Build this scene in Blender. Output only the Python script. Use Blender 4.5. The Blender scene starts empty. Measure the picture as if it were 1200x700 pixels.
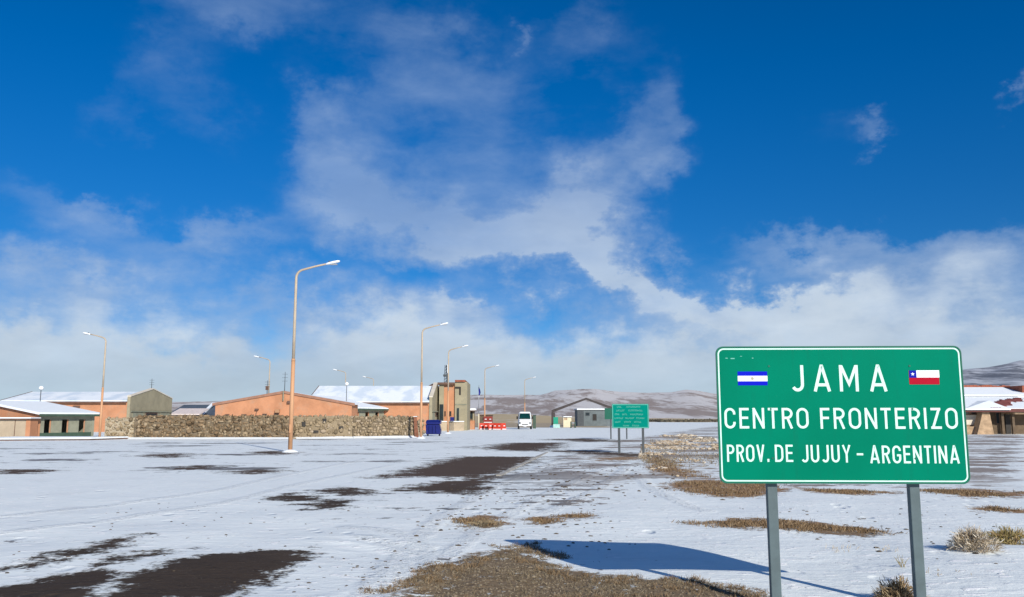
import bpy, bmesh, math, random
import numpy as np
from mathutils import Vector, Matrix, noise as mnoise

random.seed(7)
rng = np.random.default_rng(11)
S = bpy.context.scene
COL = S.collection
R = math.radians

# ------------------------------------------------------------------ camera
EYE = 1.6
FOC = 1000.0                      # focal length in photo pixels (photo is 1200 wide)
PITCH = math.atan(0.14)
cam_d = bpy.data.cameras.new("camera")
cam_d.sensor_width = 36.0
cam_d.lens = 36.0 * FOC / 1200.0
cam_d.clip_start = 0.05
cam_d.clip_end = 40000
cam = bpy.data.objects.new("camera", cam_d)
COL.objects.link(cam)
cam.location = (0, 0, EYE)
cam.rotation_euler = (math.pi / 2 + PITCH, 0, 0)
S.camera = cam
S.view_settings.view_transform = 'Standard'
S.view_settings.look = 'None'
S.view_settings.gamma = 1.0
S.view_settings.exposure = 0.10
S.cycles.max_bounces = 6
S.cycles.transparent_max_bounces = 8


def ray(px, py):
    a = (px - 600) / FOC
    b = (350 - py) / FOC
    return (a, math.cos(PITCH) - b * math.sin(PITCH), math.sin(PITCH) + b * math.cos(PITCH))


def at(px, py, Y):
    v = ray(px, py)
    s = Y / v[1]
    return Vector((v[0] * s, Y, EYE + v[2] * s))


def gr(px, py):
    v = ray(px, py)
    s = -EYE / v[2]
    return (v[0] * s, v[1] * s)


def X(px, Y, py=485):
    return at(px, py, Y).x


def Z(py, Y):
    return at(600, py, Y).z


# ------------------------------------------------------------------ light
SUN_VEC = Vector((0.915, -1.89, 1.04)).normalized()      # towards the sun
SUN_EL = math.asin(SUN_VEC.z)
SUN_AZ = math.atan2(SUN_VEC.x, SUN_VEC.y)
sun_d = bpy.data.lights.new("sun", 'SUN')
sun_d.energy = 4.8
sun_d.angle = R(0.5)
sun_d.color = (1.0, 0.945, 0.83)
sun = bpy.data.objects.new("sun", sun_d)
COL.objects.link(sun)
sun.location = (20, -40, 30)
sun.rotation_euler = SUN_VEC.to_track_quat('Z', 'Y').to_euler()


# ------------------------------------------------------------------ node helper
class NT:
    def __init__(self, tree):
        self.t = tree
        self.n = tree.nodes
        self.l = tree.links

    def add(self, typ, **kw):
        n = self.n.new(typ)
        ins = kw.pop('ins', {})
        for k, v in kw.items():
            setattr(n, k, v)
        for k, v in ins.items():
            self.put(n.inputs[k], v)
        return n

    def put(self, sock, v):
        if hasattr(v, 'is_output') or isinstance(v, bpy.types.NodeSocket):
            self.l.new(v, sock)
        else:
            sock.default_value = v

    def math(self, op, a, b=None, c=None, clamp=False):
        n = self.add('ShaderNodeMath', operation=op, use_clamp=clamp)
        self.put(n.inputs[0], a)
        if b is not None:
            self.put(n.inputs[1], b)
        if c is not None:
            self.put(n.inputs[2], c)
        return n.outputs[0]

    def noise(self, vec, scale, detail=4, rough=0.55, dist=0.0, out='Fac'):
        n = self.add('ShaderNodeTexNoise')
        if vec is not None:
            self.put(n.inputs['Vector'], vec)
        n.inputs['Scale'].default_value = scale
        n.inputs['Detail'].default_value = detail
        n.inputs['Roughness'].default_value = rough
        n.inputs['Distortion'].default_value = dist
        return n.outputs[out]

    def mapr(self, v, a, b, c=0.0, d=1.0, smooth=True):
        n = self.add('ShaderNodeMapRange')
        n.interpolation_type = 'SMOOTHSTEP' if smooth else 'LINEAR'
        self.put(n.inputs[0], v)
        for i, q in enumerate((a, b, c, d)):
            self.put(n.inputs[i + 1], q)
        return n.outputs[0]

    def mix(self, fac, a, b):
        n = self.add('ShaderNodeMix', data_type='RGBA')
        self.put(n.inputs[0], fac)
        for i, q in ((6, a), (7, b)):
            if isinstance(q, (tuple, list)) and len(q) == 3:
                q = (*q, 1)
            self.put(n.inputs[i], q)
        return n.outputs[2]

    def mapping(self, vec, loc=(0, 0, 0), rot=(0, 0, 0), scale=(1, 1, 1), typ='POINT'):
        n = self.add('ShaderNodeMapping', vector_type=typ)
        self.put(n.inputs[0], vec)
        n.inputs[1].default_value = loc
        n.inputs[2].default_value = rot
        n.inputs[3].default_value = scale
        return n.outputs[0]


# ------------------------------------------------------------------ world: blue sky with low cloud
W = bpy.data.worlds.new("World")
S.world = W
W.use_nodes = True
nt = NT(W.node_tree)
nt.n.clear()
SKY_STRENGTH = 0.1
out = nt.add('ShaderNodeOutputWorld')
bg = nt.add('ShaderNodeBackground')
bg.inputs[1].default_value = SKY_STRENGTH
nt.l.new(bg.outputs[0], out.inputs[0])
sky = nt.add('ShaderNodeTexSky')
sky.sky_type = 'NISHITA'
sky.sun_disc = False
sky.sun_elevation = SUN_EL
sky.sun_rotation = SUN_AZ
sky.altitude = 4000
sky.air_density = 1.0
sky.dust_density = 0.2
sky.ozone_density = 3.0
hs = nt.add('ShaderNodeHueSaturation', ins={'Hue': 0.5, 'Saturation': 1.35, 'Value': 1.25, 'Color': sky.outputs[0]})
tc = nt.add('ShaderNodeTexCoord')
sep = nt.add('ShaderNodeSeparateXYZ', ins={0: tc.outputs['Generated']})
az = nt.math('ARCTAN2', sep.outputs[0], sep.outputs[1])
el = nt.math('ARCSINE', sep.outputs[2])
comb = nt.add('ShaderNodeCombineXYZ', ins={0: az, 1: el})
# warp so that the cloud edges curl
w1 = nt.noise(nt.mapping(tc.outputs['Generated'], scale=(1, 1, 1.5)), 5.0, 6, 0.6, out='Color')
wsub = nt.add('ShaderNodeVectorMath', operation='SUBTRACT', ins={0: w1, 1: (0.5, 0.5, 0.5)})
wsc = nt.add('ShaderNodeVectorMath', operation='SCALE', ins={0: wsub.outputs[0], 'Scale': 0.17})
wadd = nt.add('ShaderNodeVectorMath', operation='ADD', ins={0: comb.outputs[0], 1: wsc.outputs[0]})
w2 = nt.noise(nt.mapping(tc.outputs['Generated'], scale=(1, 1, 1.3)), 15.0, 7, 0.62, out='Color')
w2s = nt.add('ShaderNodeVectorMath', operation='SUBTRACT', ins={0: w2, 1: (0.5, 0.5, 0.5)})
w2m = nt.add('ShaderNodeVectorMath', operation='SCALE', ins={0: w2s.outputs[0], 'Scale': 0.11})
wad2 = nt.add('ShaderNodeVectorMath', operation='ADD', ins={0: wadd.outputs[0], 1: w2m.outputs[0]})
AE = wad2.outputs[0]


def ang(px, py):
    v = Vector(ray(px, py)).normalized()
    return math.atan2(v.x, v.y), math.asin(v.z)


acc = None
BLOBS = [  # photo px, py, radius x, radius y, tilt (deg, down to the right is +), amount
    (285, 5, 130, 42, 0, 0.62), (195, 75, 40, 40, 0, 0.34), (470, 30, 60, 60, 30, 0.34), (540, 60, 50, 60, 0, 0.34), (695, 30, 50, 60, 0, 0.42),
    (352, 145, 36, 42, -10, 0.80), (395, 195, 50, 62, 20, 0.85), (450, 110, 60, 45, 0, 0.42), (430, 255, 110, 48, 0, 0.75),
    (520, 275, 120, 46, 8, 0.75), (640, 255, 80, 50, -20, 0.72), (775, 115, 36, 60, 0, 0.62), (760, 175, 50, 38, 0, 0.66), (700, 215, 60, 36, -35, 0.70),
    (590, 120, 90, 80, 0, 0.50), (690, 275, 55, 40, 0, 0.65), (560, 205, 90, 50, 0, 0.45),
    (640, 308, 150, 30, 8, 0.85), (790, 335, 150, 22, 11, 0.95), (910, 360, 130, 24, 8, 0.95),
    (245, 288, 70, 22, 0, 0.62), (70, 255, 120, 36, 15, 0.42), (50, 335, 80, 22, 0, 0.5), (110, 245, 35, 14, 0, 0.4),
    (150, 130, 40, 40, -20, 0.34), (245, 135, 35, 45, 0, 0.34), (540, 366, 50, 18, 0, 0.7), (330, 355, 160, 24, 0, 0.30), (180, 325, 170, 40, 0, 0.30),
    (1014, 160, 24, 15, -15, 0.55), (1186, 101, 17, 11, -40, 0.48), (627, 45, 12, 12, 0, 0.40), (985, 150, 55, 30, 0, 0.22), (500, 130, 60, 50, 0, 0.28),
    (950, 298, 120, 22, 8, 0.66), (1120, 312, 140, 26, 4, 0.66), (1060, 350, 180, 24, 0, 0.8),
]
for (px, py, rx, ry, tilt, amt) in BLOBS:
    a0, e0 = ang(px, py)
    m = nt.mapping(AE, (a0, e0, 0), (0, 0, R(-tilt)), (rx / 1000 * 0.97, ry / 1000 * 0.97, 1), 'TEXTURE')
    dt = nt.add('ShaderNodeVectorMath', operation='DOT_PRODUCT', ins={0: m, 1: m}).outputs['Value']
    p = nt.math('POWER', 0.3679, dt)
    acc = nt.math('MULTIPLY_ADD', p, amt, acc if acc is not None else 0.0)
# cloud bank along the whole horizon, ragged top
sepw = nt.add('ShaderNodeSeparateXYZ', ins={0: AE})
e_bank = math.atan(0.128)
topn = nt.noise(nt.mapping(comb.outputs[0], scale=(1, 0.25, 1)), 5.0, 5, 0.6)
edge = nt.math('MULTIPLY_ADD', nt.math('SUBTRACT', topn, 0.5), 0.07, e_bank)
# unseen cloud behind and beside the view, cover thickened to add neutral fill light
gen = nt.noise(nt.mapping(tc.outputs['Generated'], scale=(1, 1, 2.2)), 2.2, 6, 0.6)
away = nt.mapr(nt.math('ABSOLUTE', az), 0.65, 0.95)
high = nt.mapr(el, 0.58, 0.8)
gfac = nt.math('MULTIPLY', nt.mapr(gen, 0.36, 0.62), nt.math('MAXIMUM', away, high))
fb = nt.noise(nt.mapping(tc.outputs['Generated'], scale=(1, 1, 1.5)), 8.0, 9, 0.58, 0.15)
fb_s = nt.noise(nt.mapping(tc.outputs['Generated'], rot=(0, R(-35), 0), scale=(1.0, 1.0, 2.6)), 13.0, 8, 0.6, 0.2)
bill = nt.math('ADD', nt.math('MULTIPLY', nt.math('SUBTRACT', fb, 0.5), 0.95), nt.math('MULTIPLY', nt.math('SUBTRACT', fb_s, 0.5), 1.0))
mask = nt.math('ADD', acc, nt.math('MULTIPLY', gfac, 0.8))
# thin cloud has soft lumps, thick cloud fills in; nothing where there is no cover at all
wisp = nt.math('MULTIPLY', nt.mapr(nt.math('ADD', mask, bill), 0.10, 1.25, smooth=False), nt.mapr(mask, 0.05, 0.55))
bank = nt.mapr(nt.math('ADD', nt.math('SUBTRACT', edge, sepw.outputs[1]), nt.math('MULTIPLY', bill, 0.025)), -0.045, 0.045)
bankd = nt.math('MULTIPLY', bank, nt.mapr(fb, 0.2, 0.75, 0.86, 0.99, smooth=False))
# alpha = 1-(1-wisp)(1-bank)
inv = nt.math('MULTIPLY', nt.math('SUBTRACT', 1.0, nt.mapr(wisp, 0.0, 1.0, 0.0, nt.mapr(el, 0.13, 0.30, 0.80, 0.49), smooth=False)), nt.math('SUBTRACT', 1.0, bankd))
alpha = nt.math('SUBTRACT', 1.0, inv, clamp=True)
lum = nt.noise(nt.mapping(tc.outputs['Generated'], scale=(1, 1, 2.0)), 4.5, 5, 0.55)
c_thin = (0.32, 0.435, 0.63)
c_bright = (0.55, 0.635, 0.73)
ccol = nt.mix(nt.mapr(nt.math('MULTIPLY', lum, nt.math('ADD', alpha, 0.15)), 0.27, 0.60), c_thin, c_bright)
lowc = nt.mapr(nt.math('MULTIPLY_ADD', nt.math('SUBTRACT', lum, 0.5), 0.12, el), 0.01, 0.12)
ccol = nt.mix(lowc, (0.44, 0.53, 0.62), ccol)
cs = nt.add('ShaderNodeVectorMath', operation='SCALE', ins={0: ccol, 'Scale': nt.math('MULTIPLY', nt.mapr(fb_s, 0.3, 0.7, 0.94 / SKY_STRENGTH, 1.06 / SKY_STRENGTH, smooth=False), 1.0)})
deep = nt.add('ShaderNodeVectorMath', operation='MULTIPLY', ins={0: hs.outputs[0], 1: (0.70, 0.90, 0.98)})
deep = nt.add('ShaderNodeVectorMath', operation='SCALE', ins={0: deep.outputs[0], 'Scale': nt.mapr(el, 0.10, 0.42, 0.69, 0.92)})
fin = nt.mix(alpha, deep.outputs[0], cs.outputs[0])
nt.l.new(fin, bg.inputs[0])


# ------------------------------------------------------------------ materials
def new_mat(name):
    m = bpy.data.materials.new(name)
    m.use_nodes = True
    t = NT(m.node_tree)
    b = t.n['Principled BSDF']
    return m, t, b


def mat(name, col, rough=0.7, var=0.12, scale=3.0, spec=0.3, metal=0.0, bump=0.0, bscale=20.0, dirt=None, dirt_amt=0.4, dirt_scale=1.5, island=0.0):
    m, t, b = new_mat(name)
    tcn = t.add('ShaderNodeTexCoord')
    v = tcn.outputs['Object']
    n = t.noise(v, scale, 5, 0.6)
    lo = tuple(c * (1 - var) for c in col)
    hi = tuple(min(1, c * (1 + var)) for c in col)
    c = t.mix(t.mapr(n, 0.3, 0.7), lo, hi)
    if dirt:
        d = t.noise(v, dirt_scale, 6, 0.65)
        c = t.mix(t.mapr(d, 0.5, 0.72, 0, dirt_amt), c, dirt)
    if island:
        g = t.add('ShaderNodeNewGeometry')
        k = t.mapr(g.outputs['Random Per Island'], 0, 1, 1 - island, 1 + island, smooth=False)
        s = t.add('ShaderNodeVectorMath', operation='SCALE', ins={0: c, 'Scale': k})
        c = s.outputs[0]
    t.put(b.inputs['Base Color'], c)
    b.inputs['Roughness'].default_value = rough
    b.inputs['Metallic'].default_value = metal
    b.inputs['Specular IOR Level'].default_value = spec
    if bump:
        bn = t.add('ShaderNodeBump', ins={'Strength': bump, 'Distance': 0.02, 'Height': t.noise(v, bscale, 5, 0.6)})
        t.put(b.inputs['Normal'], bn.outputs[0])
    return m


def mat_islands(name, cols, rough=0.85):
    """each loose piece takes one of the colours"""
    m, t, b = new_mat(name)
    g = t.add('ShaderNodeNewGeometry')
    ramp = t.add('ShaderNodeValToRGB')
    ramp.color_ramp.interpolation = 'LINEAR'
    els = ramp.color_ramp.elements
    while len(els) < len(cols):
        els.new(0.5)
    for i, c in enumerate(cols):
        els[i].position = i / (len(cols) - 1)
        els[i].color = (*c, 1)
    t.put(ramp.inputs[0], g.outputs['Random Per Island'])
    tcn = t.add('ShaderNodeTexCoord')
    n = t.noise(tcn.outputs['Object'], 9.0, 4, 0.6)
    k = t.mapr(n, 0.3, 0.7, 0.8, 1.15)
    s = t.add('ShaderNodeVectorMath', operation='SCALE', ins={0: ramp.outputs[0], 'Scale': k})
    t.put(b.inputs['Base Color'], s.outputs[0])
    b.inputs['Roughness'].default_value = rough
    b.inputs['Specular IOR Level'].default_value = 0.2
    return m


def mat_snowroof(name, metal, amt_lo=0.42, amt_hi=0.62, scale=0.25):
    m, t, b = new_mat(name)
    tcn = t.add('ShaderNodeTexCoord')
    v = tcn.outputs['Object']
    n = t.noise(t.mapping(v, scale=(1, 0.6, 1)), scale, 6, 0.6)
    f = t.mapr(n, amt_lo, amt_hi)
    c = t.mix(f, (0.80, 0.84, 0.88), metal)
    t.put(b.inputs['Base Color'], c)
    b.inputs['Roughness'].default_value = 0.75
    bn = t.add('ShaderNodeBump', ins={'Strength': 0.4, 'Distance': 0.05, 'Height': t.noise(v, 3.0, 5)})
    t.put(b.inputs['Normal'], bn.outputs[0])
    return m


M = {}
M['orange'] = mat('orange_plaster', (0.47, 0.225, 0.125), 0.9, 0.12, 0.8, 0.1, dirt=(0.40, 0.26, 0.18), dirt_amt=0.7, dirt_scale=0.7)
M['olive'] = mat('olive_concrete', (0.31, 0.275, 0.19), 0.9, 0.10, 0.8, 0.1, dirt=(0.20, 0.19, 0.15), dirt_amt=0.4)
M['greygreen'] = mat('grey_green_plaster', (0.25, 0.25, 0.19), 0.9, 0.12, 1.2, 0.1, dirt=(0.14, 0.15, 0.12), dirt_amt=0.5)
M['beige'] = mat('beige_render', (0.42, 0.34, 0.25), 0.9, 0.12, 0.7, 0.1, dirt=(0.27, 0.23, 0.17), dirt_amt=0.5)
M['pale'] = mat('pale_render', (0.62, 0.56, 0.47), 0.85, 0.1, 0.7, 0.1)
M['portal'] = mat('dark_portal_steel', (0.055, 0.045, 0.045), 0.7, 0.15, 2.0)
M['fascia'] = mat('brown_fascia', (0.13, 0.075, 0.055), 0.7, 0.15, 2.0)
M['dark'] = mat('dark_opening', (0.025, 0.022, 0.02), 0.6, 0.2, 3.0)
M['glass'] = mat('dark_glass', (0.02, 0.03, 0.035), 0.12, 0.2, 2.0, 0.5)
M['green_trim'] = mat('dark_green_trim', (0.05, 0.085, 0.06), 0.6, 0.15, 2.0)
M['snow'] = mat('packed_snow', (0.80, 0.84, 0.88), 0.8, 0.03, 2.0, 0.2, bump=0.4, bscale=6)
M['snowroof'] = mat_snowroof('snowy_metal_roof', (0.60, 0.68, 0.77), 0.44, 0.60, 0.4)
M['redroof'] = mat_snowroof('snowy_red_tiles', (0.20, 0.055, 0.045), 0.56, 0.62, 0.45)
M['slate'] = mat('slate_sheet_roof', (0.075, 0.095, 0.125), 0.7, 0.15, 0.8)
M['redtile'] = mat('red_clay_tile', (0.27, 0.085, 0.05), 0.85, 0.2, 3.0)
M['tanstone'] = mat('tan_stone_facing', (0.40, 0.28, 0.18), 0.9, 0.25, 2.5, 0.1, bump=0.5, bscale=8)
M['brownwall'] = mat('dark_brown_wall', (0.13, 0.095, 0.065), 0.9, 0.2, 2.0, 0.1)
M['steel'] = mat('galvanised_steel', (0.085, 0.118, 0.128), 0.6, 0.12, 5.0, 0.3, metal=0.0, dirt=(0.055, 0.07, 0.075), dirt_amt=0.4, dirt_scale=3)
M['darksteel'] = mat('dark_steel', (0.065, 0.075, 0.085), 0.6, 0.12, 5.0, 0.3)
M['sign_green'] = mat('green_reflective_sheet', (0.0, 0.178, 0.104), 0.6, 0.06, 1.3, 0.03, dirt=(0.002, 0.15, 0.095), dirt_amt=0.5, dirt_scale=2.0)
M['sign_green_dark'] = mat('green_sign_edge', (0.004, 0.10, 0.065), 0.5, 0.1, 2.0, 0.3)
M['sign_green_far'] = mat('green_information_sheet', (0.0, 0.205, 0.16), 0.6, 0.06, 1.0, 0.02)
M['sign_white'] = mat('white_reflective_sheet', (0.55, 0.75, 0.68), 0.55, 0.05, 6.0, 0.3)
M['sign_white_far'] = mat('weathered_white_lettering', (0.13, 0.42, 0.35), 0.5, 0.1, 6.0, 0.3)
M['alu'] = mat('bare_aluminium', (0.45, 0.46, 0.47), 0.45, 0.1, 4.0, 0.5, metal=0.6)
M['flag_blue'] = mat('flag_blue_ink', (0.004, 0.010, 0.46), 0.6, 0.06, 5, 0.05)
M['flag_navy'] = mat('flag_navy_ink', (0.008, 0.014, 0.30), 0.6, 0.06, 5, 0.05)
M['flag_white'] = mat('flag_white_ink', (0.78, 0.80, 0.82), 0.5, 0.04, 5)
M['flag_red'] = mat('flag_red_ink', (0.36, 0.006, 0.022), 0.6, 0.06, 5, 0.05)
M['flag_grey'] = mat('flag_sun_ink', (0.36, 0.32, 0.22), 0.5, 0.06, 5)
M['pole_low'] = mat('peach_pole_paint', (0.52, 0.285, 0.155), 0.6, 0.1, 1.5, 0.3, dirt=(0.36, 0.20, 0.12), dirt_amt=0.5)
M['pole_high'] = mat('faded_pole_paint', (0.44, 0.36, 0.27), 0.6, 0.1, 1.5, 0.3)
M['lamp_white'] = mat('white_lamp_housing', (0.86, 0.88, 0.9), 0.35, 0.04, 4, 0.5)
M['bin_blue'] = mat('blue_container_plastic', (0.008, 0.014, 0.13), 0.35, 0.1, 2, 0.4)
M['rubber'] = mat('black_rubber', (0.015, 0.015, 0.016), 0.8, 0.2, 6)
M['van_white'] = mat('white_van_paint', (0.78, 0.80, 0.81), 0.3, 0.03, 2, 0.5)
M['van_glass'] = mat('tinted_windscreen', (0.004, 0.035, 0.032), 0.08, 0.2, 2, 0.6)
M['barrier_red'] = mat('red_barrier_plastic', (0.50, 0.045, 0.025), 0.5, 0.12, 3, 0.3)
M['barrier_dark'] = mat('dark_red_barrier_plastic', (0.22, 0.03, 0.025), 0.55, 0.12, 3, 0.3)
M['rust'] = mat('rusty_post', (0.20, 0.085, 0.05), 0.85, 0.25, 4)
M['concrete'] = mat('pale_concrete', (0.36, 0.34, 0.31), 0.9, 0.12, 4, 0.1, dirt=(0.7, 0.73, 0.76), dirt_amt=0.9, dirt_scale=1.2)
M['greymetal'] = mat('blue_grey_sheet', (0.12, 0.145, 0.155), 0.65, 0.15, 1.0)
M['cream'] = mat('cream_paint', (0.66, 0.58, 0.42), 0.6, 0.06, 2)
M['teal'] = mat('green_notice_paint', (0.01, 0.26, 0.17), 0.5, 0.06, 2)
M['stones'] = mat_islands('wall_stones', [(0.06, 0.042, 0.025), (0.18, 0.122, 0.07), (0.27, 0.19, 0.115), (0.12, 0.085, 0.048), (0.34, 0.265, 0.175), (0.20, 0.135, 0.08)])
M['stones_pale'] = mat_islands('pale_wall_stones', [(0.16, 0.125, 0.08), (0.33, 0.255, 0.165), (0.26, 0.20, 0.12), (0.42, 0.34, 0.245), (0.22, 0.165, 0.11)])
M['mortar'] = mat('earth_mortar', (0.16, 0.125, 0.085), 0.95, 0.2, 2)
M['mortar_pale'] = mat('pale_mortar', (0.36, 0.31, 0.23), 0.95, 0.2, 1.0, dirt=(0.2, 0.17, 0.12), dirt_amt=0.7, dirt_scale=0.8)
M['mortar_mid'] = mat('worn_mortar', (0.26, 0.205, 0.135), 0.95, 0.2, 1.0, dirt=(0.16, 0.12, 0.08), dirt_amt=0.7, dirt_scale=0.8)
M['rubble'] = mat_islands('bleached_rubble', [(0.26, 0.18, 0.11), (0.44, 0.33, 0.22), (0.56, 0.48, 0.37), (0.36, 0.26, 0.16), (0.66, 0.62, 0.55), (0.46, 0.36, 0.25)])
M['pebble'] = mat_islands('gravel', [(0.08, 0.064, 0.048), (0.17, 0.14, 0.10), (0.25, 0.205, 0.15), (0.12, 0.096, 0.072)])
M['clod'] = mat_islands('dark_earth', [(0.05, 0.038, 0.028), (0.11, 0.085, 0.06), (0.075, 0.058, 0.042)])
M['drygrass'] = mat_islands('dry_grass', [(0.12, 0.092, 0.058), (0.25, 0.20, 0.13), (0.18, 0.145, 0.095), (0.34, 0.28, 0.20)])
M['browngrass'] = mat_islands('brown_dry_grass', [(0.13, 0.085, 0.045), (0.24, 0.16, 0.09), (0.18, 0.12, 0.068), (0.31, 0.235, 0.15)])
M['twig_pale'] = mat_islands('bleached_twigs', [(0.30, 0.22, 0.14), (0.62, 0.54, 0.42), (0.45, 0.36, 0.25), (0.72, 0.66, 0.56), (0.22, 0.14, 0.08)])
M['twig_yellow'] = mat_islands('yellow_grass', [(0.22, 0.16, 0.05), (0.40, 0.31, 0.12), (0.30, 0.24, 0.10), (0.48, 0.40, 0.22)])
M['twig_brown'] = mat_islands('brown_twigs', [(0.16, 0.10, 0.05), (0.32, 0.22, 0.12), (0.42, 0.33, 0.20), (0.22, 0.15, 0.08)])
M['shrub'] = mat_islands('dark_scrub', [(0.07, 0.06, 0.045), (0.12, 0.10, 0.07), (0.09, 0.085, 0.06)])


m, t, b = new_mat('worn_green_sheet')
tcn = t.add('ShaderNodeTexCoord')
v = tcn.outputs['Object']
st = t.noise(t.mapping(v, scale=(9, 1, 0.7)), 1.6, 5, 0.6)
sp = t.noise(v, 1.1, 4, 0.55)
c = t.mix(t.mapr(sp, 0.35, 0.7), (0.0, 0.158, 0.092), (0.0, 0.182, 0.108))
c = t.mix(t.mapr(st, 0.52, 0.75, 0, 0.35), c, (0.004, 0.13, 0.08))
c = t.mix(t.mapr(t.noise(v, 30.0, 4, 0.7), 0.70, 0.78, 0, 0.35), c, (0.05, 0.26, 0.18))
t.put(b.inputs['Base Color'], c)
t.put(b.inputs['Roughness'], t.mapr(sp, 0.3, 0.7, 0.42, 0.62))
b.inputs['Specular IOR Level'].default_value = 0.02
bn = t.add('ShaderNodeBump', ins={'Strength': 0.35, 'Distance': 0.02, 'Height': t.noise(v, 1.7, 3, 0.5)})
t.put(b.inputs['Normal'], bn.outputs[0])
M['sign_green'] = m


# ------------------------------------------------------------------ mesh builder
class MB:
    def __init__(self):
        self.v = []
        self.f = []

    def raw(self, vs, fs):
        o = len(self.v)
        self.v += [tuple(p) for p in vs]
        self.f += [tuple(i + o for i in q) for q in fs]
        return self

    def box(self, x0, x1, y0, y1, z0, z1):
        return self.raw([(x0, y0, z0), (x1, y0, z0), (x1, y1, z0), (x0, y1, z0), (x0, y0, z1), (x1, y0, z1), (x1, y1, z1), (x0, y1, z1)],
                        [(3, 2, 1, 0), (4, 5, 6, 7), (0, 1, 5, 4), (1, 2, 6, 5), (2, 3, 7, 6), (3, 0, 4, 7)])

    def prism(self, base, top):
        """two loops of equal length joined and capped (base ccw seen from the top side)"""
        n = len(base)
        fs = [tuple(range(n))[::-1], tuple(range(n, 2 * n))]
        for i in range(n):
            j = (i + 1) % n
            fs.append((i, j, n + j, n + i))
        return self.raw(list(base) + list(top), fs)

    def extrude(self, poly, axis, a, b):
        """poly in the two other axes, extruded along axis from a to b"""
        def P(q, t):
            return {'x': (t, q[0], q[1]), 'y': (q[0], t, q[1]), 'z': (q[0], q[1], t)}[axis]
        return self.prism([P(q, a) for q in poly], [P(q, b) for q in poly])

    def loft(self, secs):
        n = len(secs[0])
        vs = [p for s in secs for p in s]
        fs = [tuple(range(n))[::-1], tuple(range((len(secs) - 1) * n, len(secs) * n))]
        for k in range(len(secs) - 1):
            for i in range(n):
                j = (i + 1) % n
                fs.append((k * n + i, k * n + j, (k + 1) * n + j, (k + 1) * n + i))
        return self.raw(vs, fs)

    def tube(self, pts, rad, n=8):
        pts = [Vector(p) for p in pts]
        if not isinstance(rad, (list, tuple)):
            rad = [rad] * len(pts)
        secs = []
        up = None
        for i, p in enumerate(pts):
            a = pts[max(0, i - 1)]
            b = pts[min(len(pts) - 1, i + 1)]
            t = (b - a).normalized()
            if up is None:
                up = Vector((0, 0, 1)) if abs(t.z) < 0.9 else Vector((1, 0, 0))
            s = t.cross(up).normalized()
            up = s.cross(t).normalized()
            secs.append([p + (s * math.cos(2 * math.pi * k / n) + up * math.sin(2 * math.pi * k / n)) * rad[i] for k in range(n)])
        return self.loft(secs)

    def disc(self, c, r, y0, y1, n=16, axis='y'):
        poly = [(c[0] + r * math.cos(2 * math.pi * k / n), c[1] + r * math.sin(2 * math.pi * k / n)) for k in range(n)]
        return self.extrude(poly, axis, y0, y1)

    def build(self, name, material, parent=None, smooth=False, fix=True):
        me = bpy.data.meshes.new(name)
        off = Vector((0, 0, 0))
        q = parent
        while q is not None:
            off = off + q.location
            q = q.parent
        me.from_pydata([(p[0] - off.x, p[1] - off.y, p[2] - off.z) for p in self.v], [], self.f)
        if fix:
            bm = bmesh.new()
            bm.from_mesh(me)
            bmesh.ops.recalc_face_normals(bm, faces=bm.faces)
            bm.to_mesh(me)
            bm.free()
        me.materials.append(M[material] if isinstance(material, str) else material)
        if smooth:
            me.shade_smooth()
        o = bpy.data.objects.new(name, me)
        COL.objects.link(o)
        if parent is not None:
            o.parent = parent
        return o


def tag(o, label=None, cat=None, group=None, kind=None):
    if label:
        o['label'] = label
    if cat:
        o['category'] = cat
    if group:
        o['group'] = group
    if kind:
        o['kind'] = kind
    return o


def thing(name, loc, label, cat, group=None):
    e = bpy.data.objects.new(name, None)
    e.empty_display_size = 0.3
    COL.objects.link(e)
    e.location = loc
    return tag(e, label, cat, group)


def copy_tree(o, parent=None):
    c = o.copy()
    COL.objects.link(c)
    if parent is not None:
        c.parent = parent
    for ch in list(o.children):
        copy_tree(ch, c)
    return c


def bevel(o, w=0.01, seg=2):
    m = o.modifiers.new('bevel', 'BEVEL')
    m.width = w
    m.segments = seg
    m.limit_method = 'ANGLE'
    return o


# ------------------------------------------------------------------ ground
def gpoly(pts):
    return np.array([gr(x, y) for x, y in pts])


ASPHALT = [gpoly(p) for p in [
    [(108, 704), (118, 692), (160, 674), (205, 659), (250, 650), (300, 645), (366, 643), (352, 656), (318, 677), (280, 695), (255, 704)],
    [(-30, 706), (-20, 695), (10, 686), (40, 679), (100, 667), (132, 666), (138, 678), (110, 696), (100, 706)],
    [(-10, 667), (55, 653), (95, 645), (130, 634), (163, 629), (160, 632), (112, 648), (60, 661), (-10, 668)],
    [(108, 659), (150, 651), (192, 646), (188, 650), (150, 657), (115, 663)],
    [(448, 560), (480, 551), (518, 541), (545, 535), (629, 536), (612, 545), (590, 553), (560, 560), (520, 559), (470, 559)],
    [(470, 574), (505, 566), (545, 562), (582, 557), (570, 570), (556, 579), (520, 577)],
    [(566, 526), (585, 521), (610, 519), (658, 519), (647, 525), (632, 529), (600, 528)],
    [(640, 515), (690, 514), (722, 517), (690, 518)],
    [(326, 584), (345, 580), (362, 582), (350, 586)],
    [(368, 575), (400, 572), (446, 577), (410, 581)],
    [(355, 591), (385, 586), (418, 588), (400, 594), (375, 597)],
    [(0, 551), (40, 550), (62, 552), (30, 555), (0, 555)],
    [(180, 534), (200, 532), (216, 534), (200, 536)],
    [(205, 548), (235, 546), (247, 548), (225, 550)],
    [(278, 553), (300, 551), (312, 553), (295, 555)],
    [(300, 531), (320, 529), (338, 531), (320, 533)],
    [(640, 528), (690, 528), (755, 533), (740, 535), (690, 532)],
]]
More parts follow.
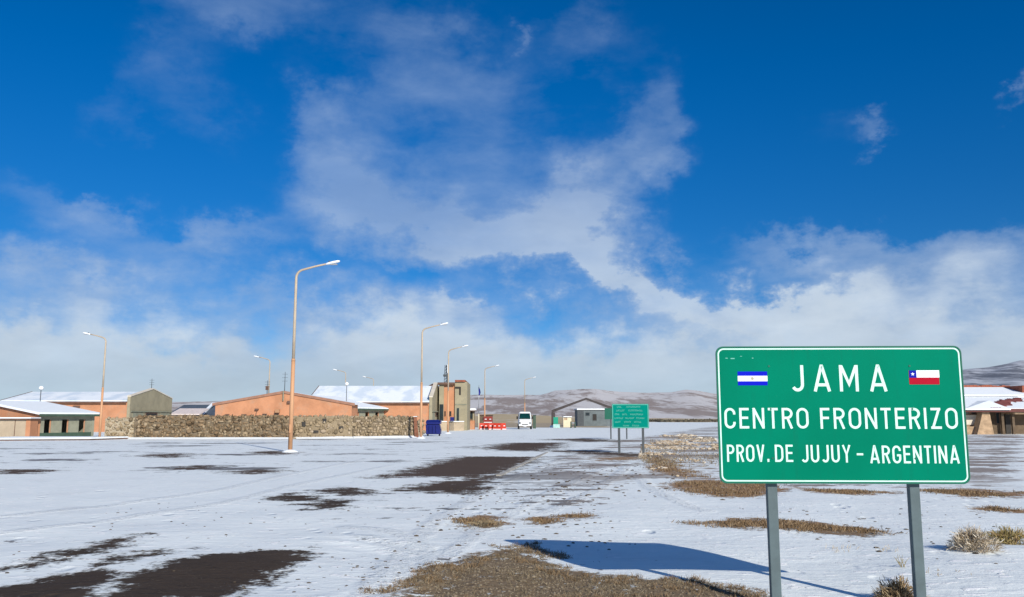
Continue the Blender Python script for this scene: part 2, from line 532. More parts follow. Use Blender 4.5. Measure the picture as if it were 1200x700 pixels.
SOIL = [gpoly(p) for p in [
    [(440, 712), (470, 688), (492, 672), (520, 662), (550, 650), (580, 645), (625, 643), (640, 652), (660, 664), (700, 674), (760, 681), (830, 686), (890, 696), (930, 712)],
    [(538, 609), (560, 604), (582, 605), (596, 614), (570, 620), (545, 618)],
    [(622, 610), (635, 606), (652, 611), (640, 615)],
    [(655, 605), (675, 602), (697, 605), (680, 608)],
    [(775, 567), (812, 562), (860, 565), (905, 567), (925, 574), (890, 583), (840, 582), (795, 576)],
    [(795, 613), (850, 608), (950, 611), (1000, 618), (1045, 626), (1000, 629), (920, 623), (840, 619)],
    [(1130, 596), (1165, 594), (1210, 597), (1210, 601), (1150, 600)],
    [(752, 537), (775, 535), (800, 548), (830, 560), (800, 561), (770, 552)],
    [(690, 537), (760, 535), (756, 539), (700, 540)],
    [(935, 572), (1010, 574), (1060, 577), (1010, 580), (950, 578)],
    [(1075, 575), (1130, 573), (1210, 577), (1210, 583), (1130, 582)],
]]
RUBBLE_Z = gpoly([(770, 556), (748, 537), (752, 524), (768, 512), (800, 509), (835, 513), (862, 535), (870, 562), (810, 563)])
THIN = [(gpoly([(470, 600), (600, 545), (720, 516), (830, 500), (1210, 506), (1210, 590), (1050, 575), (850, 570), (770, 560), (740, 600), (640, 600), (560, 600)]), 0.95),
        (gpoly([(600, 552), (640, 538), (745, 536), (745, 562), (640, 575), (590, 575)]), 1.0),
        (gpoly([(300, 610), (350, 575), (450, 570), (560, 545), (560, 600), (420, 625)]), 0.6),
        (gpoly([(-100, 560), (-100, 520), (640, 510), (640, 530), (300, 560)]), 0.55),
        (gpoly([(455, 700), (450, 670), (540, 630), (640, 630), (760, 675), (900, 690), (900, 700)]), 0.7),
        (gpoly([(-40, 700), (-40, 630), (160, 615), (400, 635), (330, 705)]), 0.45)]


def sdist(P, poly):
    """signed distance, positive inside"""
    n = len(poly)
    d2 = np.full(len(P), 1e18)
    inside = np.zeros(len(P), bool)
    for i in range(n):
        a, b = poly[i], poly[(i + 1) % n]
        e = b - a
        w = P - a
        t = np.clip((w @ e) / max(e @ e, 1e-12), 0, 1)
        q = w - t[:, None] * e
        d2 = np.minimum(d2, (q * q).sum(1))
        c = (a[1] > P[:, 1]) != (b[1] > P[:, 1])
        with np.errstate(divide='ignore', invalid='ignore'):
            xi = (b[0] - a[0]) * (P[:, 1] - a[1]) / (b[1] - a[1]) + a[0]
        inside ^= c & (P[:, 0] < xi)
    return np.where(inside, 1, -1) * np.sqrt(d2)


def field(P, polys, k=0.05, extra=0.0):
    """largest distance/scale over the patches; the scale grows with the patch's distance so that edges stay ragged"""
    out_ = np.full(len(P), -3.0)
    for p in polys:
        sc = max(0.16, k * np.median(p[:, 1]) * 0.5)
        area = 0.5 * abs(np.dot(p[:, 0], np.roll(p[:, 1], 1)) - np.dot(p[:, 1], np.roll(p[:, 0], 1)))
        per = np.linalg.norm(p - np.roll(p, 1, 0), axis=1).sum()
        bias = np.clip(1.0 - 1.2 * (2 * area / per) / sc, 0, 0.9) + extra
        lo, hi = p.min(0) - 3.2 * sc, p.max(0) + 3.2 * sc
        m = (P[:, 0] > lo[0]) & (P[:, 0] < hi[0]) & (P[:, 1] > lo[1]) & (P[:, 1] < hi[1])
        idx = np.nonzero(m)[0]
        if len(idx):
            out_[idx] = np.maximum(out_[idx], np.clip(sdist(P[idx], p) / sc + bias, -3, 3))
    return out_


def gz(x, y):
    """gentle relief of the snow near the camera, flat further out"""
    x = np.asarray(x, float)
    y = np.asarray(y, float)
    near = np.clip((26 - y) / 14, 0, 1) * np.clip((y - 2) / 2, 0, 1) * np.clip((14 - np.abs(x)) / 4, 0, 1)
    h = 0.012 * np.sin(x * 1.3 + 0.7 * y) + 0.010 * np.sin(2.3 * x - 1.1 * y + 1.0) + 0.008 * np.sin(0.6 * x + 2.9 * y)
    # drifts on the sign's side
    for cx, cy, rx, ry, hh in ((6.2, 8.6, 1.6, 0.8, 0.10), (4.6, 6.6, 1.2, 0.8, 0.07), (6.9, 10.4, 1.6, 0.7, 0.10), (4.8, 9.4, 1.2, 0.5, 0.04), (1.0, 14.0, 1.5, 0.5, 0.03)):
        h = h + hh * np.exp(-((x - cx) / rx) ** 2 - ((y - cy) / ry) ** 2)
    # wheel ruts curving off the track
    for rr in (2.25, 2.75):
        dd = np.sqrt((x + 3.3) ** 2 + (y - 9.2) ** 2) - rr
        h = h + (-0.012 * np.exp(-(dd / 0.12) ** 2) + 0.008 * np.exp(-((np.abs(dd) - 0.25) / 0.08) ** 2)) * np.clip((x + 2.9) / 0.8, 0, 1)
    return h * near


def stretch(lo, hi, step, ratio, far_lo, far_hi):
    a = list(np.arange(lo, hi + 1e-6, step))
    s, v = step, hi
    while v < far_hi:
        s *= ratio
        v += s
        a.append(v)
    s, v = step, lo
    b = []
    while v > far_lo:
        s *= ratio
        v -= s
        b.append(v)
    return np.array(b[::-1] + a)


gx = stretch(-7.5, 8.5, 0.06, 1.045, -9000, 9000)
gy = stretch(5.0, 16.0, 0.06, 1.028, -3000, 11000)
GX, GY = np.meshgrid(gx, gy)
P2 = np.stack([GX.ravel(), GY.ravel()], 1)
zz = gz(P2[:, 0], P2[:, 1])
nx, ny = len(gx), len(gy)
ii = np.arange(nx * ny).reshape(ny, nx)
quads = np.stack([ii[:-1, :-1], ii[:-1, 1:], ii[1:, 1:], ii[1:, :-1]], -1).reshape(-1, 4)
me = bpy.data.meshes.new('ground')
me.vertices.add(len(P2))
me.vertices.foreach_set('co', np.column_stack([P2, zz]).astype(np.float32).ravel())
me.loops.add(quads.size)
me.loops.foreach_set('vertex_index', quads.ravel().astype(np.int32))
me.polygons.add(len(quads))
me.polygons.foreach_set('loop_start', (np.arange(len(quads)) * 4).astype(np.int32))
me.update(calc_edges=True)
me.shade_smooth()
thin = np.zeros(len(P2))
for poly, amt in THIN:
    sc = 0.10 * np.median(poly[:, 1])
    thin = np.maximum(thin, amt * np.clip(sdist(P2, poly) / sc + 0.5, 0, 1))
TRACKS = [gpoly(p) for p in [
    [(425, 705), (452, 668), (480, 640), (520, 605), (560, 580), (600, 560), (660, 537), (720, 522)],
    [(520, 655), (560, 625), (610, 595), (660, 570), (700, 552), (735, 540)],
    [(470, 700), (500, 668), (503, 648), (485, 632), (450, 622), (405, 617)],
    [(440, 700), (470, 672), (476, 652), (462, 638), (425, 629)],
    [(640, 600), (690, 580), (720, 560), (738, 545)],
    [(0, 625), (120, 612), (260, 590), (340, 570), (460, 545)],
    [(0, 605), (120, 594), (260, 574), (330, 558), (430, 538)],
    [(830, 600), (800, 590), (760, 570), (745, 555)]]]


def ldist(P, line):
    d2 = np.full(len(P), 1e18)
    for a, b in zip(line, line[1:]):
        e = b - a
        w = P - a
        t_ = np.clip((w @ e) / (e @ e), 0, 1)
        q_ = w - t_[:, None] * e
        d2 = np.minimum(d2, (q_ * q_).sum(1))
    return np.sqrt(d2)


track = np.zeros(len(P2))
nearm = np.nonzero((P2[:, 1] > 4) & (P2[:, 1] < 60) & (np.abs(P2[:, 0]) < 25))[0]
for tl_ in TRACKS:
    track[nearm] = np.maximum(track[nearm], np.clip(1.0 - ldist(P2[nearm], tl_) / 0.26, 0, 1))
rub = np.clip(sdist(P2, RUBBLE_Z) / 2.0 + 0.5, 0, 1)
fieldtan = np.clip((P2[:, 1] - 128) / 30, 0, 1) * np.clip((22 - P2[:, 0]) / 6, 0, 1)
for nm, arr in (('asphalt', field(P2, ASPHALT, extra=0.35)), ('soil', field(P2, SOIL)), ('thin', thin), ('rubble', rub), ('track', track), ('field', fieldtan)):
    at_ = me.attributes.new(nm, 'FLOAT', 'POINT')
    at_.data.foreach_set('value', arr.astype(np.float32))

m, t, b = new_mat('snow_over_tarmac_and_earth')
tcn = t.add('ShaderNodeTexCoord')
v = tcn.outputs['Object']


def attr(n):
    return t.add('ShaderNodeAttribute', attribute_name=n).outputs['Fac']


spos = t.add('ShaderNodeSeparateXYZ', ins={0: v})
n_big = t.noise(v, 0.55, 6, 0.62)
n_mid = t.noise(v, 2.6, 6, 0.62)
n_fine = t.noise(v, 14.0, 5, 0.65)
n_str = t.noise(t.mapping(v, rot=(0, 0, R(12)), scale=(0.45, 1.3, 1)), 0.9, 6, 0.62)


def cent(s, k):
    return t.math('MULTIPLY', t.math('SUBTRACT', s, 0.5), k)


jit = t.math('ADD', cent(n_mid, 4.6), cent(n_fine, 3.0))
f_as = t.mapr(t.math('ADD', t.math('ADD', attr('asphalt'), cent(n_str, 3.0)), jit), -0.35, 0.65)
f_so = t.mapr(t.math('ADD', t.math('ADD', attr('soil'), cent(n_big, 3.2)), jit), -0.3, 0.5)
fleck = t.mapr(t.math('ADD', t.noise(v, 4.2, 5, 0.62), cent(n_fine, 0.25)), 0.60, 0.66)
f_so = t.math('MULTIPLY', f_so, t.math('SUBTRACT', 1.0, t.math('MULTIPLY', fleck, 0.85)))
# thin snow worn through in specks
thr = t.math('MULTIPLY_ADD', attr('thin'), -0.20, 0.74)
spk = t.math('ADD', n_str, cent(n_fine, 0.22))
spk = t.math('ADD', spk, cent(n_mid, 0.55))
n_far = t.noise(t.mapping(v, rot=(0, 0, R(-6)), scale=(0.55, 1.0, 1)), 0.24, 8, 0.70)
f_far = t.math('MULTIPLY', t.mapr(t.math('SUBTRACT', t.math('ADD', n_far, cent(n_mid, 0.12)), t.math('MULTIPLY_ADD', attr('thin'), -0.19, 0.665)), 0.0, 0.05, 0.0, 0.85), t.mapr(spos.outputs[1], 17, 26))
f_th = t.mapr(t.math('SUBTRACT', spk, thr), 0.0, 0.05, 0.0, 0.85)
# scattered small crumbs of earth
crumb = t.noise(v, 7.0, 3, 0.5)
trk = t.mapr(t.math('ADD', attr('track'), cent(n_mid, 0.8)), 0.15, 0.7)
f_cr = t.math('MULTIPLY', t.mapr(t.math('ADD', crumb, t.math('MULTIPLY', n_big, 0.12)), t.mapr(attr('thin'), 0.0, 1.0, 0.80, 0.685), 0.81), 0.85)
f_cr = t.math('MAXIMUM', f_cr, t.math('MULTIPLY', trk, t.mapr(n_fine, 0.54, 0.66, 0.0, 0.45)))
pock = t.add('ShaderNodeTexVoronoi', feature='SMOOTH_F1', ins={'Vector': t.mapping(v, rot=(0, 0, R(20)), scale=(1.0, 0.55, 1)), 'Scale': 2.4, 'Smoothness': 0.25, 'Randomness': 1.0})
pk = t.math('MULTIPLY', t.mapr(pock.outputs['Distance'], 0.10, 0.26, 1.0, 0.0), t.mapr(t.noise(v, 0.45, 3, 0.5), 0.50, 0.60))
# snow
crust = t.noise(t.mapping(v, rot=(0, 0, R(-8)), scale=(0.8, 2.6, 1)), 2.2, 5, 0.6)
snow = t.mix(t.mapr(crust, 0.35, 0.68), (0.775, 0.822, 0.825), (0.82, 0.855, 0.855))
glint = t.mapr(t.noise(t.mapping(v, rot=(0, 0, R(10)), scale=(1.0, 2.6, 1)), 3.0, 4, 0.55), 0.595, 0.635)
snow = t.mix(glint, snow, (0.95, 0.95, 0.95))  # highlights of sunlit drift edges painted in as whiter snow
snow = t.mix(t.math('MULTIPLY', trk, t.mapr(n_fine, 0.46, 0.38, 0.0, 0.8)), snow, (0.93, 0.93, 0.93))
dirty = t.mapr(n_big, 0.52, 0.72, 0, 0.35)
snow = t.mix(dirty, snow, (0.62, 0.64, 0.66))
tar = t.mix(n_fine, (0.038, 0.028, 0.022), (0.075, 0.056, 0.043))
tar = t.mix(t.mapr(n_big, 0.45, 0.7, 0, 0.6), tar, (0.095, 0.07, 0.052))
tar = t.mix(t.mapr(spos.outputs[1], 15, 24, 0, 0.7), tar, (0.105, 0.074, 0.058))
tar = t.mix(t.mapr(t.noise(v, 40.0, 2, 0.5), 0.66, 0.74, 0, 0.5), tar, (0.20, 0.17, 0.13))
earth = t.mix(t.mapr(n_fine, 0.3, 0.7), (0.13, 0.092, 0.055), (0.27, 0.20, 0.125))
earth = t.mix(t.mapr(n_mid, 0.4, 0.7, 0, 0.6), earth, (0.20, 0.14, 0.085))
earth_far = t.mix(n_mid, (0.26, 0.15, 0.075), (0.34, 0.22, 0.13))
earth = t.mix(t.mapr(spos.outputs[1], 10, 16), earth, earth_far)
mudcol = t.mix(t.mapr(spos.outputs[0], -1.0, 3.0), (0.085, 0.072, 0.066), (0.21, 0.15, 0.112))
f_th = t.math('MAXIMUM', f_th, t.math('MULTIPLY', f_far, t.mapr(attr('thin'), 0.05, 0.3)))
c = t.mix(f_th, snow, mudcol)
c = t.mix(f_cr, c, (0.13, 0.10, 0.08))
rubmix = t.mapr(t.math('ADD', t.math('MULTIPLY', attr('rubble'), 0.36), n_mid), 0.80, 0.98, 0, 0.85)
c = t.mix(rubmix, c, (0.36, 0.27, 0.185))
tanmix = t.mapr(t.math('ADD', t.math('MULTIPLY', attr('field'), 0.6), t.noise(v, 0.06, 5, 0.6)), 0.72, 0.95)
c = t.mix(tanmix, c, t.mix(n_big, (0.36, 0.27, 0.16), (0.46, 0.38, 0.26)))
c = t.mix(f_so, c, earth)
c = t.mix(f_as, c, tar)
t.put(b.inputs['Base Color'], c)
bare = t.math('MAXIMUM', f_as, f_so)
t.put(b.inputs['Roughness'], t.mapr(f_as, 0, 1, 0.62, 0.8))
t.put(b.inputs['Specular IOR Level'], t.mapr(bare, 0, 1, 0.2, 0.04))
hgt = t.math('ADD', t.math('MULTIPLY', crust, 0.5), t.math('MULTIPLY', n_fine, 0.22))
hgt = t.math('ADD', hgt, t.math('MULTIPLY', n_mid, 0.5))
hgt = t.math('ADD', hgt, t.math('MULTIPLY', glint, 0.6))
hgt = t.math('SUBTRACT', hgt, t.math('MULTIPLY', bare, 0.7))
hgt = t.math('SUBTRACT', hgt, t.math('MULTIPLY', pk, 0.8))
hgt = t.math('ADD', hgt, t.math('MULTIPLY', trk, t.math('MULTIPLY', n_fine, 1.0)))
bn = t.add('ShaderNodeBump', ins={'Strength': 0.6, 'Distance': 0.06, 'Height': hgt})
t.put(b.inputs['Normal'], bn.outputs[0])
M['ground'] = m
me.materials.append(m)
ground = bpy.data.objects.new('ground', me)
COL.objects.link(ground)
tag(ground, 'snow covered flat ground with bare tarmac and earth showing through', None, None, 'structure')


def gzf(x, y):
    return float(gz(x, y))


# ------------------------------------------------------------------ hills
def hill_mesh(name, x0, x1, y0, y1, nxx, nyy, hfun, material, label):
    xs = np.linspace(x0, x1, nxx)
    ys = np.linspace(y0, y1, nyy)
    vs = []
    for yv in ys:
        for xv in xs:
            vs.append((xv, yv, hfun(xv, yv)))
    fs = [(j * nxx + i, j * nxx + i + 1, (j + 1) * nxx + i + 1, (j + 1) * nxx + i) for j in range(nyy - 1) for i in range(nxx - 1)]
    mb = MB()
    mb.v, mb.f = vs, fs
    o = mb.build(name, material, None, True, fix=False)
    tag(o, label, None, None, 'structure')
    return o


def hill_mat(name, rock, rock2, snowc, scale, lo, hi, zlo=0, zhi=1):
    m, t, b = new_mat(name)
    tcn = t.add('ShaderNodeTexCoord')
    v = t.mapping(tcn.outputs['Object'], scale=(1.5, 0.22, 2.5))
    n = t.noise(v, scale, 8, 0.62, 0.4)
    n2 = t.noise(v, scale * 6, 6, 0.65)
    k = t.math('ADD', n, t.math('MULTIPLY', t.math('SUBTRACT', n2, 0.5), 0.45))
    rc = t.mix(n2, rock, rock2)
    c = t.mix(t.mapr(k, lo, hi), rc, snowc)
    t.put(b.inputs['Base Color'], c)
    b.inputs['Roughness'].default_value = 0.95
    b.inputs['Specular IOR Level'].default_value = 0.05
    return m


M['near_hill'] = hill_mat('scrubby_hillside', (0.26, 0.215, 0.20), (0.36, 0.31, 0.29), (0.58, 0.56, 0.56), 0.008, 0.42, 0.56)  # rock tones raised paler to put a little haze into the colour
M['tan_slope'] = hill_mat('tan_grass_slope', (0.42, 0.33, 0.20), (0.50, 0.41, 0.28), (0.60, 0.56, 0.50), 0.02, 0.52, 0.68)
M['far_mount'] = hill_mat('hazed_bare_mountain', (0.12, 0.135, 0.17), (0.18, 0.19, 0.22), (0.50, 0.52, 0.57), 0.0022, 0.40, 0.60)  # rock lightened to blue-grey, haze painted into the colour


def fb(x, y, s, o=5):
    return mnoise.fractal(Vector((x * s, y * s, 3.7)), 1.0, 2.0, o)


def lerp_profile(px, prof):
    for (a, ya), (b_, yb) in zip(prof, prof[1:]):
        if a <= px <= b_:
            k = (px - a) / (b_ - a)
            k = k * k * (3 - 2 * k)
            return ya + (yb - ya) * k
    return prof[0][1] if px < prof[0][0] else prof[-1][1]


# skyline heights in metres, by world x at the ridge line
RIDGE_Y = 2300.0
PROF = [(-4000, 60), (-1500, 40), (-700, 45), (-330, 50), (-80, 60), (60, 62), (130, 74), (215, 76), (280, 66), (420, 64), (470, 72), (560, 62), (640, 62), (900, 66), (1300, 80), (2500, 110), (5000, 130)]


def near_hill(x, y):
    r = lerp_profile(x * RIDGE_Y / max(y, 1), PROF)
    k = min(1, max(0, (y - 700) / (RIDGE_Y - 700)))
    k2 = k * k * (3 - 2 * k)
    if y > RIDGE_Y:
        k2 = 1 - 0.3 * (y - RIDGE_Y) / 900
    return -1.5 + (r - 2) * k2 + fb(x, y, 0.004) * 10 * k * (1 if y < RIDGE_Y - 100 else 0.35)


hill_mesh('hills', -4000, 4500, 650, 3200, 260, 60, near_hill, 'near_hill', 'brown hills dusted with snow behind the border post')


def tan_slope(x, y):
    k = (y - 240) / 560
    wx = min(1, max(0, (60 - x * 500 / max(y, 1)) / 60))
    return -0.3 + k * 5.5 * (0.25 + 0.75 * wx) + fb(x, y, 0.02) * 0.5 * min(1, k * 3)


hill_mesh('grass_slope', -500, 260, 240, 800, 120, 40, tan_slope, 'tan_slope', 'tan dry grass slope rising behind the vehicles')


def far_mount(x, y):
    k = min(1, max(0, (y - 3600) / 3200))
    xe = x / max(y, 1) * 6800
    r = lerp_profile(xe, [(-9000, 40), (0, 60), (1500, 80), (2600, 270), (3400, 350), (3700, 385), (4100, 440), (6000, 560), (9000, 560)])
    return -5 + r * k + fb(x, y, 0.0011, 6) * 60 * k * (r / 500)


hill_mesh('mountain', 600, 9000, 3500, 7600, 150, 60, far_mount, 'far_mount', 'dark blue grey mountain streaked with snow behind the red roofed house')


# ------------------------------------------------------------------ scattering helpers
def pts_in(poly, n):
    lo, hi = poly.min(0), poly.max(0)
    out_ = np.zeros((0, 2))
    while len(out_) < n:
        q = rng.uniform(lo, hi, (n * 2, 2))
        out_ = np.vstack([out_, q[sdist(q, poly) > 0]])
    return out_[:n]


def mesh_from_arrays(name, V, F, material, parent=None, origin=None):
    me = bpy.data.meshes.new(name)
    V = np.asarray(V, np.float32)
    if origin is not None:
        V = V - np.asarray(origin, np.float32)
    me.vertices.add(len(V))
    me.vertices.foreach_set('co', V.ravel())
    k = F.shape[1]
    me.loops.add(F.size)
    me.loops.foreach_set('vertex_index', F.ravel().astype(np.int32))
    me.polygons.add(len(F))
    me.polygons.foreach_set('loop_start', (np.arange(len(F)) * k).astype(np.int32))
    me.update(calc_edges=True)
    me.materials.append(M[material])
    o = bpy.data.objects.new(name, me)
    COL.objects.link(o)
    if parent is not None:
        o.parent = parent
    return o


def blades(P, L, lean, wid, up=0.75, base_dir=None):
    """bent two-quad blades: P n x 3 roots, L lengths, lean spread, wid widths"""
    n = len(P)
    a = rng.uniform(0, 2 * np.pi, n)
    if base_dir is not None:
        d = base_dir
    else:
        tl = rng.uniform(0.1, 1, n) * lean
        d = np.stack([np.cos(a) * tl, np.sin(a) * tl, np.full(n, up)], 1)
        d /= np.linalg.norm(d, axis=1, keepdims=True)
    s = np.cross(d, rng.normal(size=(n, 3)))
    s /= np.linalg.norm(s, axis=1, keepdims=True) + 1e-9
    s *= wid[:, None] * 0.5
    mid = P + d * (L * 0.55)[:, None]
    droop = rng.uniform(-0.15, 0.25, n)
    d2 = d + rng.normal(scale=0.25, size=(n, 3))
    d2[:, 2] -= droop
    d2 /= np.linalg.norm(d2, axis=1, keepdims=True)
    tip = mid + d2 * (L * 0.45)[:, None]
    V = np.stack([P - s, P + s, mid + s * 0.75, mid - s * 0.75, tip + s * 0.25, tip - s * 0.25], 1).reshape(-1, 3)
    k = np.arange(n)[:, None] * 6
    F = np.concatenate([k + np.array([[0, 1, 2, 3]]), k + np.array([[3, 2, 4, 5]])], 0)
    return V, F


ICO_V = None


def ico():
    bm = bmesh.new()
    bmesh.ops.create_icosphere(bm, subdivisions=1, radius=1)
    V = np.array([q.co[:] for q in bm.verts])
    F = np.array([[w.index for w in f.verts] for f in bm.faces])
    bm.free()
    return V, F


ICO_V, ICO_F = ico()


def rocks(P, sz, flat=0.6, jit=0.22):
    n = len(P)
    k = len(ICO_V)
    V = ICO_V[None] * (1 + rng.uniform(-jit, jit, (n, k, 1)))
    sc = np.stack([rng.uniform(0.7, 1.3, n), rng.uniform(0.7, 1.3, n), rng.uniform(0.6, 1.1, n) * flat], 1)
    V = V * sc[:, None, :] * sz[:, None, None]
    a = rng.uniform(0, 2 * np.pi, n)
    ca, sa = np.cos(a)[:, None], np.sin(a)[:, None]
    V = np.stack([V[..., 0] * ca - V[..., 1] * sa, V[..., 0] * sa + V[..., 1] * ca, V[..., 2]], -1)
    V += P[:, None, :]
    F = (np.arange(n)[:, None, None] * k + ICO_F[None]).reshape(-1, 3)
    return V.reshape(-1, 3), F


# bare earth in the foreground: stubble and gravel
def ragged(n, width, amp):
    lo, hi = SOIL[0].min(0) - 0.5, SOIL[0].max(0) + 0.5
    q = rng.uniform(lo, hi, (n, 2))
    e_ = np.array([mnoise.fractal(Vector((x * 1.6, y * 1.6, 21)), 1, 2, 5) for x, y in q])
    return q[sdist(q, SOIL[0]) / width + e_ * amp > 0.1]


pp = ragged(60000, 0.35, 2.0)
clump = np.array([mnoise.noise(Vector((x * 1.7, y * 1.7, 0))) for x, y in pp])
pp = pp[clump + rng.uniform(-0.45, 0.45, len(pp)) > 0.08]
V, F = blades(np.column_stack([pp, gz(pp[:, 0], pp[:, 1]) - 0.004]), rng.uniform(0.012, 0.05, len(pp)), 1.3, rng.uniform(0.003, 0.007, len(pp)), 0.5)
o = mesh_from_arrays('dry_stubble', V, F, 'drygrass')
tag(o, 'short dry grass stubble on the bare earth in front of the camera', 'grass', None, 'stuff')
pp = ragged(11000, 0.3, 2.2)
V, F = rocks(np.column_stack([pp, gz(pp[:, 0], pp[:, 1]) + 0.001]), rng.uniform(0.005, 0.016, len(pp)) * np.where(rng.random(len(pp)) < 0.03, 2.4, 1.0))
o = mesh_from_arrays('gravel', V, F, 'pebble')
tag(o, 'brown gravel strewn over the bare earth in the foreground', 'gravel', None, 'stuff')
q = ragged(9000, 0.35, 2.0)
q = q[np.abs(sdist(q, SOIL[0])) < 0.45]
cen = q[rng.choice(len(q), min(260, len(q)), replace=False)]
pp = np.repeat(cen, 26, 0)
pp = pp + rng.normal(scale=0.028, size=pp.shape)
V, F = blades(np.column_stack([pp, gz(pp[:, 0], pp[:, 1]) - 0.004]), rng.uniform(0.02, 0.065, len(pp)), 1.2, rng.uniform(0.003, 0.007, len(pp)), 0.8)
o = mesh_from_arrays('grass_clumps', V, F, 'browngrass')
tag(o, 'small dry grass clumps along the ragged edge of the bare earth', 'grass', None, 'stuff')
# low brown grass on the other earth patches
VV, FF, off = [], [], 0
for pi, cnt in ((1, 1500), (2, 350), (3, 400), (4, 4500), (5, 4500), (6, 700), (7, 2500), (9, 1500), (10, 2600)):
    cen = pts_in(SOIL[pi], max(20, cnt // 16))
    e_ = np.array([mnoise.fractal(Vector((x * 0.9, y * 0.6, pi + 5)), 1, 2, 4) for x, y in cen])
    cen = cen[sdist(cen, SOIL[pi]) / 0.35 + e_ * 2.0 > 0.25]
    big = rng.uniform(0.5, 1.5, len(cen)) ** 1.5
    ki = rng.integers(0, len(cen), cnt)
    sc = 1 + np.median(SOIL[pi][:, 1]) / 18
    pp = cen[ki] + rng.normal(scale=0.045 * sc, size=(cnt, 2)) * big[ki, None]
    hb = big[ki] * rng.uniform(0.5, 1.1, cnt)
    V, F = blades(np.column_stack([pp, gz(pp[:, 0], pp[:, 1]) - 0.005]), 0.036 * hb * sc ** 0.45, 1.1, rng.uniform(0.004, 0.009, cnt) * sc, 0.75)
    VV.append(V)
    FF.append(F + off)
    off += len(V)
o = mesh_from_arrays('low_grass', np.vstack(VV), np.vstack(FF), 'browngrass')
tag(o, 'low brown dry grass in bands across the snow behind the large sign', 'grass', None, 'stuff')
# clods poking through the snow round the patches
VV = []
for x0, x1, y0, y1, cnt, s0, s1 in ((-1.5, 1.6, 10.5, 20, 170, 0.012, 0.04), (-2.2, 0.2, 8.2, 10.4, 110, 0.008, 0.025), (0.5, 4.5, 17, 30, 120, 0.02, 0.06), (4, 10, 9, 16, 140, 0.01, 0.035), (-7, -2.5, 8, 17, 70, 0.01, 0.03)):
    q = np.column_stack([rng.uniform(x0, x1, cnt), rng.uniform(y0, y1, cnt)])
    VV.append((np.column_stack([q, gz(q[:, 0], q[:, 1])]), rng.uniform(s0, s1, cnt)))
V, F = rocks(np.vstack([a for a, _ in VV]), np.concatenate([s for _, s in VV]), 0.5)
o = mesh_from_arrays('earth_clods', V, F, 'clod')
tag(o, 'small dark clods of earth poking through the thin snow', 'clods', None, 'stuff')
# bleached rubble and grass strip beside the second green sign
pp = pts_in(RUBBLE_Z, 7000)
prob = np.array([mnoise.fractal(Vector((x * 0.45, y * 0.16, 9)), 1, 2, 4) for x, y in pp])
pp = pp[prob * 1.3 + rng.uniform(-0.3, 0.3, len(pp)) + np.clip(sdist(pp, RUBBLE_Z) / 2.5, 0, 1) * 0.25 > 0.42]
V, F = rocks(np.column_stack([pp, np.full(len(pp), 0.02)]), rng.uniform(0.025, 0.11, len(pp)) * np.clip(pp[:, 1] / 45, 0.7, 1.3) * (1 + (rng.random(len(pp)) < 0.04)), 0.45)
o = mesh_from_arrays('rubble', V, F, 'rubble')
tag(o, 'bleached tan rubble heaped beside the track behind the large sign', 'rubble', None, 'stuff')


pp = pts_in(RUBBLE_Z, 16000)
prob = np.array([mnoise.noise(Vector((x * 0.3, y * 0.1, 31))) for x, y in pp])
pp = pp[prob + rng.uniform(-0.35, 0.4, len(pp)) > 0.22]
V, F = blades(np.column_stack([pp, np.full(len(pp), -0.005)]), rng.uniform(0.05, 0.16, len(pp)), 1.3, rng.uniform(0.012, 0.03, len(pp)), 0.6)
o = mesh_from_arrays('strip_grass', V, F, 'drygrass')
tag(o, 'pale dry grass growing through the rubble beside the track', 'grass', None, 'stuff')


# ------------------------------------------------------------------ shrubs
def shrub(name, loc, r, h, n, mtl, label, core, lean=1.1, wid=(0.004, 0.010), group='dry shrubs in the snow', squash=(1, 1)):
    root = thing(name, loc, label, 'shrub', group)
    # woody core: short branching stems
    st = MB()
    for k in range(26):
        a = random.uniform(0, 2 * math.pi)
        u = random.uniform(0.2, 0.9)
        p0 = Vector(loc) + Vector((math.cos(a) * r * 0.12, math.sin(a) * r * 0.12, -0.02))
        p1 = Vector(loc) + Vector((math.cos(a) * r * 0.45 * u * squash[0], math.sin(a) * r * 0.45 * u * squash[1], h * 0.45))
        p2 = Vector(loc) + Vector((math.cos(a) * r * 0.85 * u * squash[0], math.sin(a) * r * 0.85 * u * squash[1], h * (0.95 - 0.45 * u)))
        st.tube([p0, p1, p2], [0.012, 0.008, 0.003], 5)
    st.build('stem', core, root)
    # foliage: twig ends spread through a cushion
    c = rng.normal(size=(70, 3))
    c /= np.linalg.norm(c, axis=1, keepdims=True)
    c[:, 2] = np.abs(c[:, 2])
    c *= rng.uniform(0.55, 1.0, (70, 1))
    idx = rng.integers(0, 70, n)
    q = c[idx] + rng.normal(scale=0.12, size=(n, 3))
    q[:, 2] = np.abs(q[:, 2])
    P = np.column_stack([loc[0] + q[:, 0] * r * squash[0], loc[1] + q[:, 1] * r * squash[1], loc[2] - 0.01 + q[:, 2] * h * 0.78])
    d = q * np.array([lean, lean, 0.8]) + rng.normal(scale=0.45, size=(n, 3)) + np.array([0, 0, 0.35])
    d /= np.linalg.norm(d, axis=1, keepdims=True)
    V, F = blades(P, rng.uniform(0.03, 0.09, n) * (h / 0.3), lean, rng.uniform(*wid, n), base_dir=d)
    mesh_from_arrays('foliage', V, F, mtl, root, origin=root.location)
    return root


def gp(px, py):
    x, y = gr(px, py)
    return (x, y, gzf(x, y))


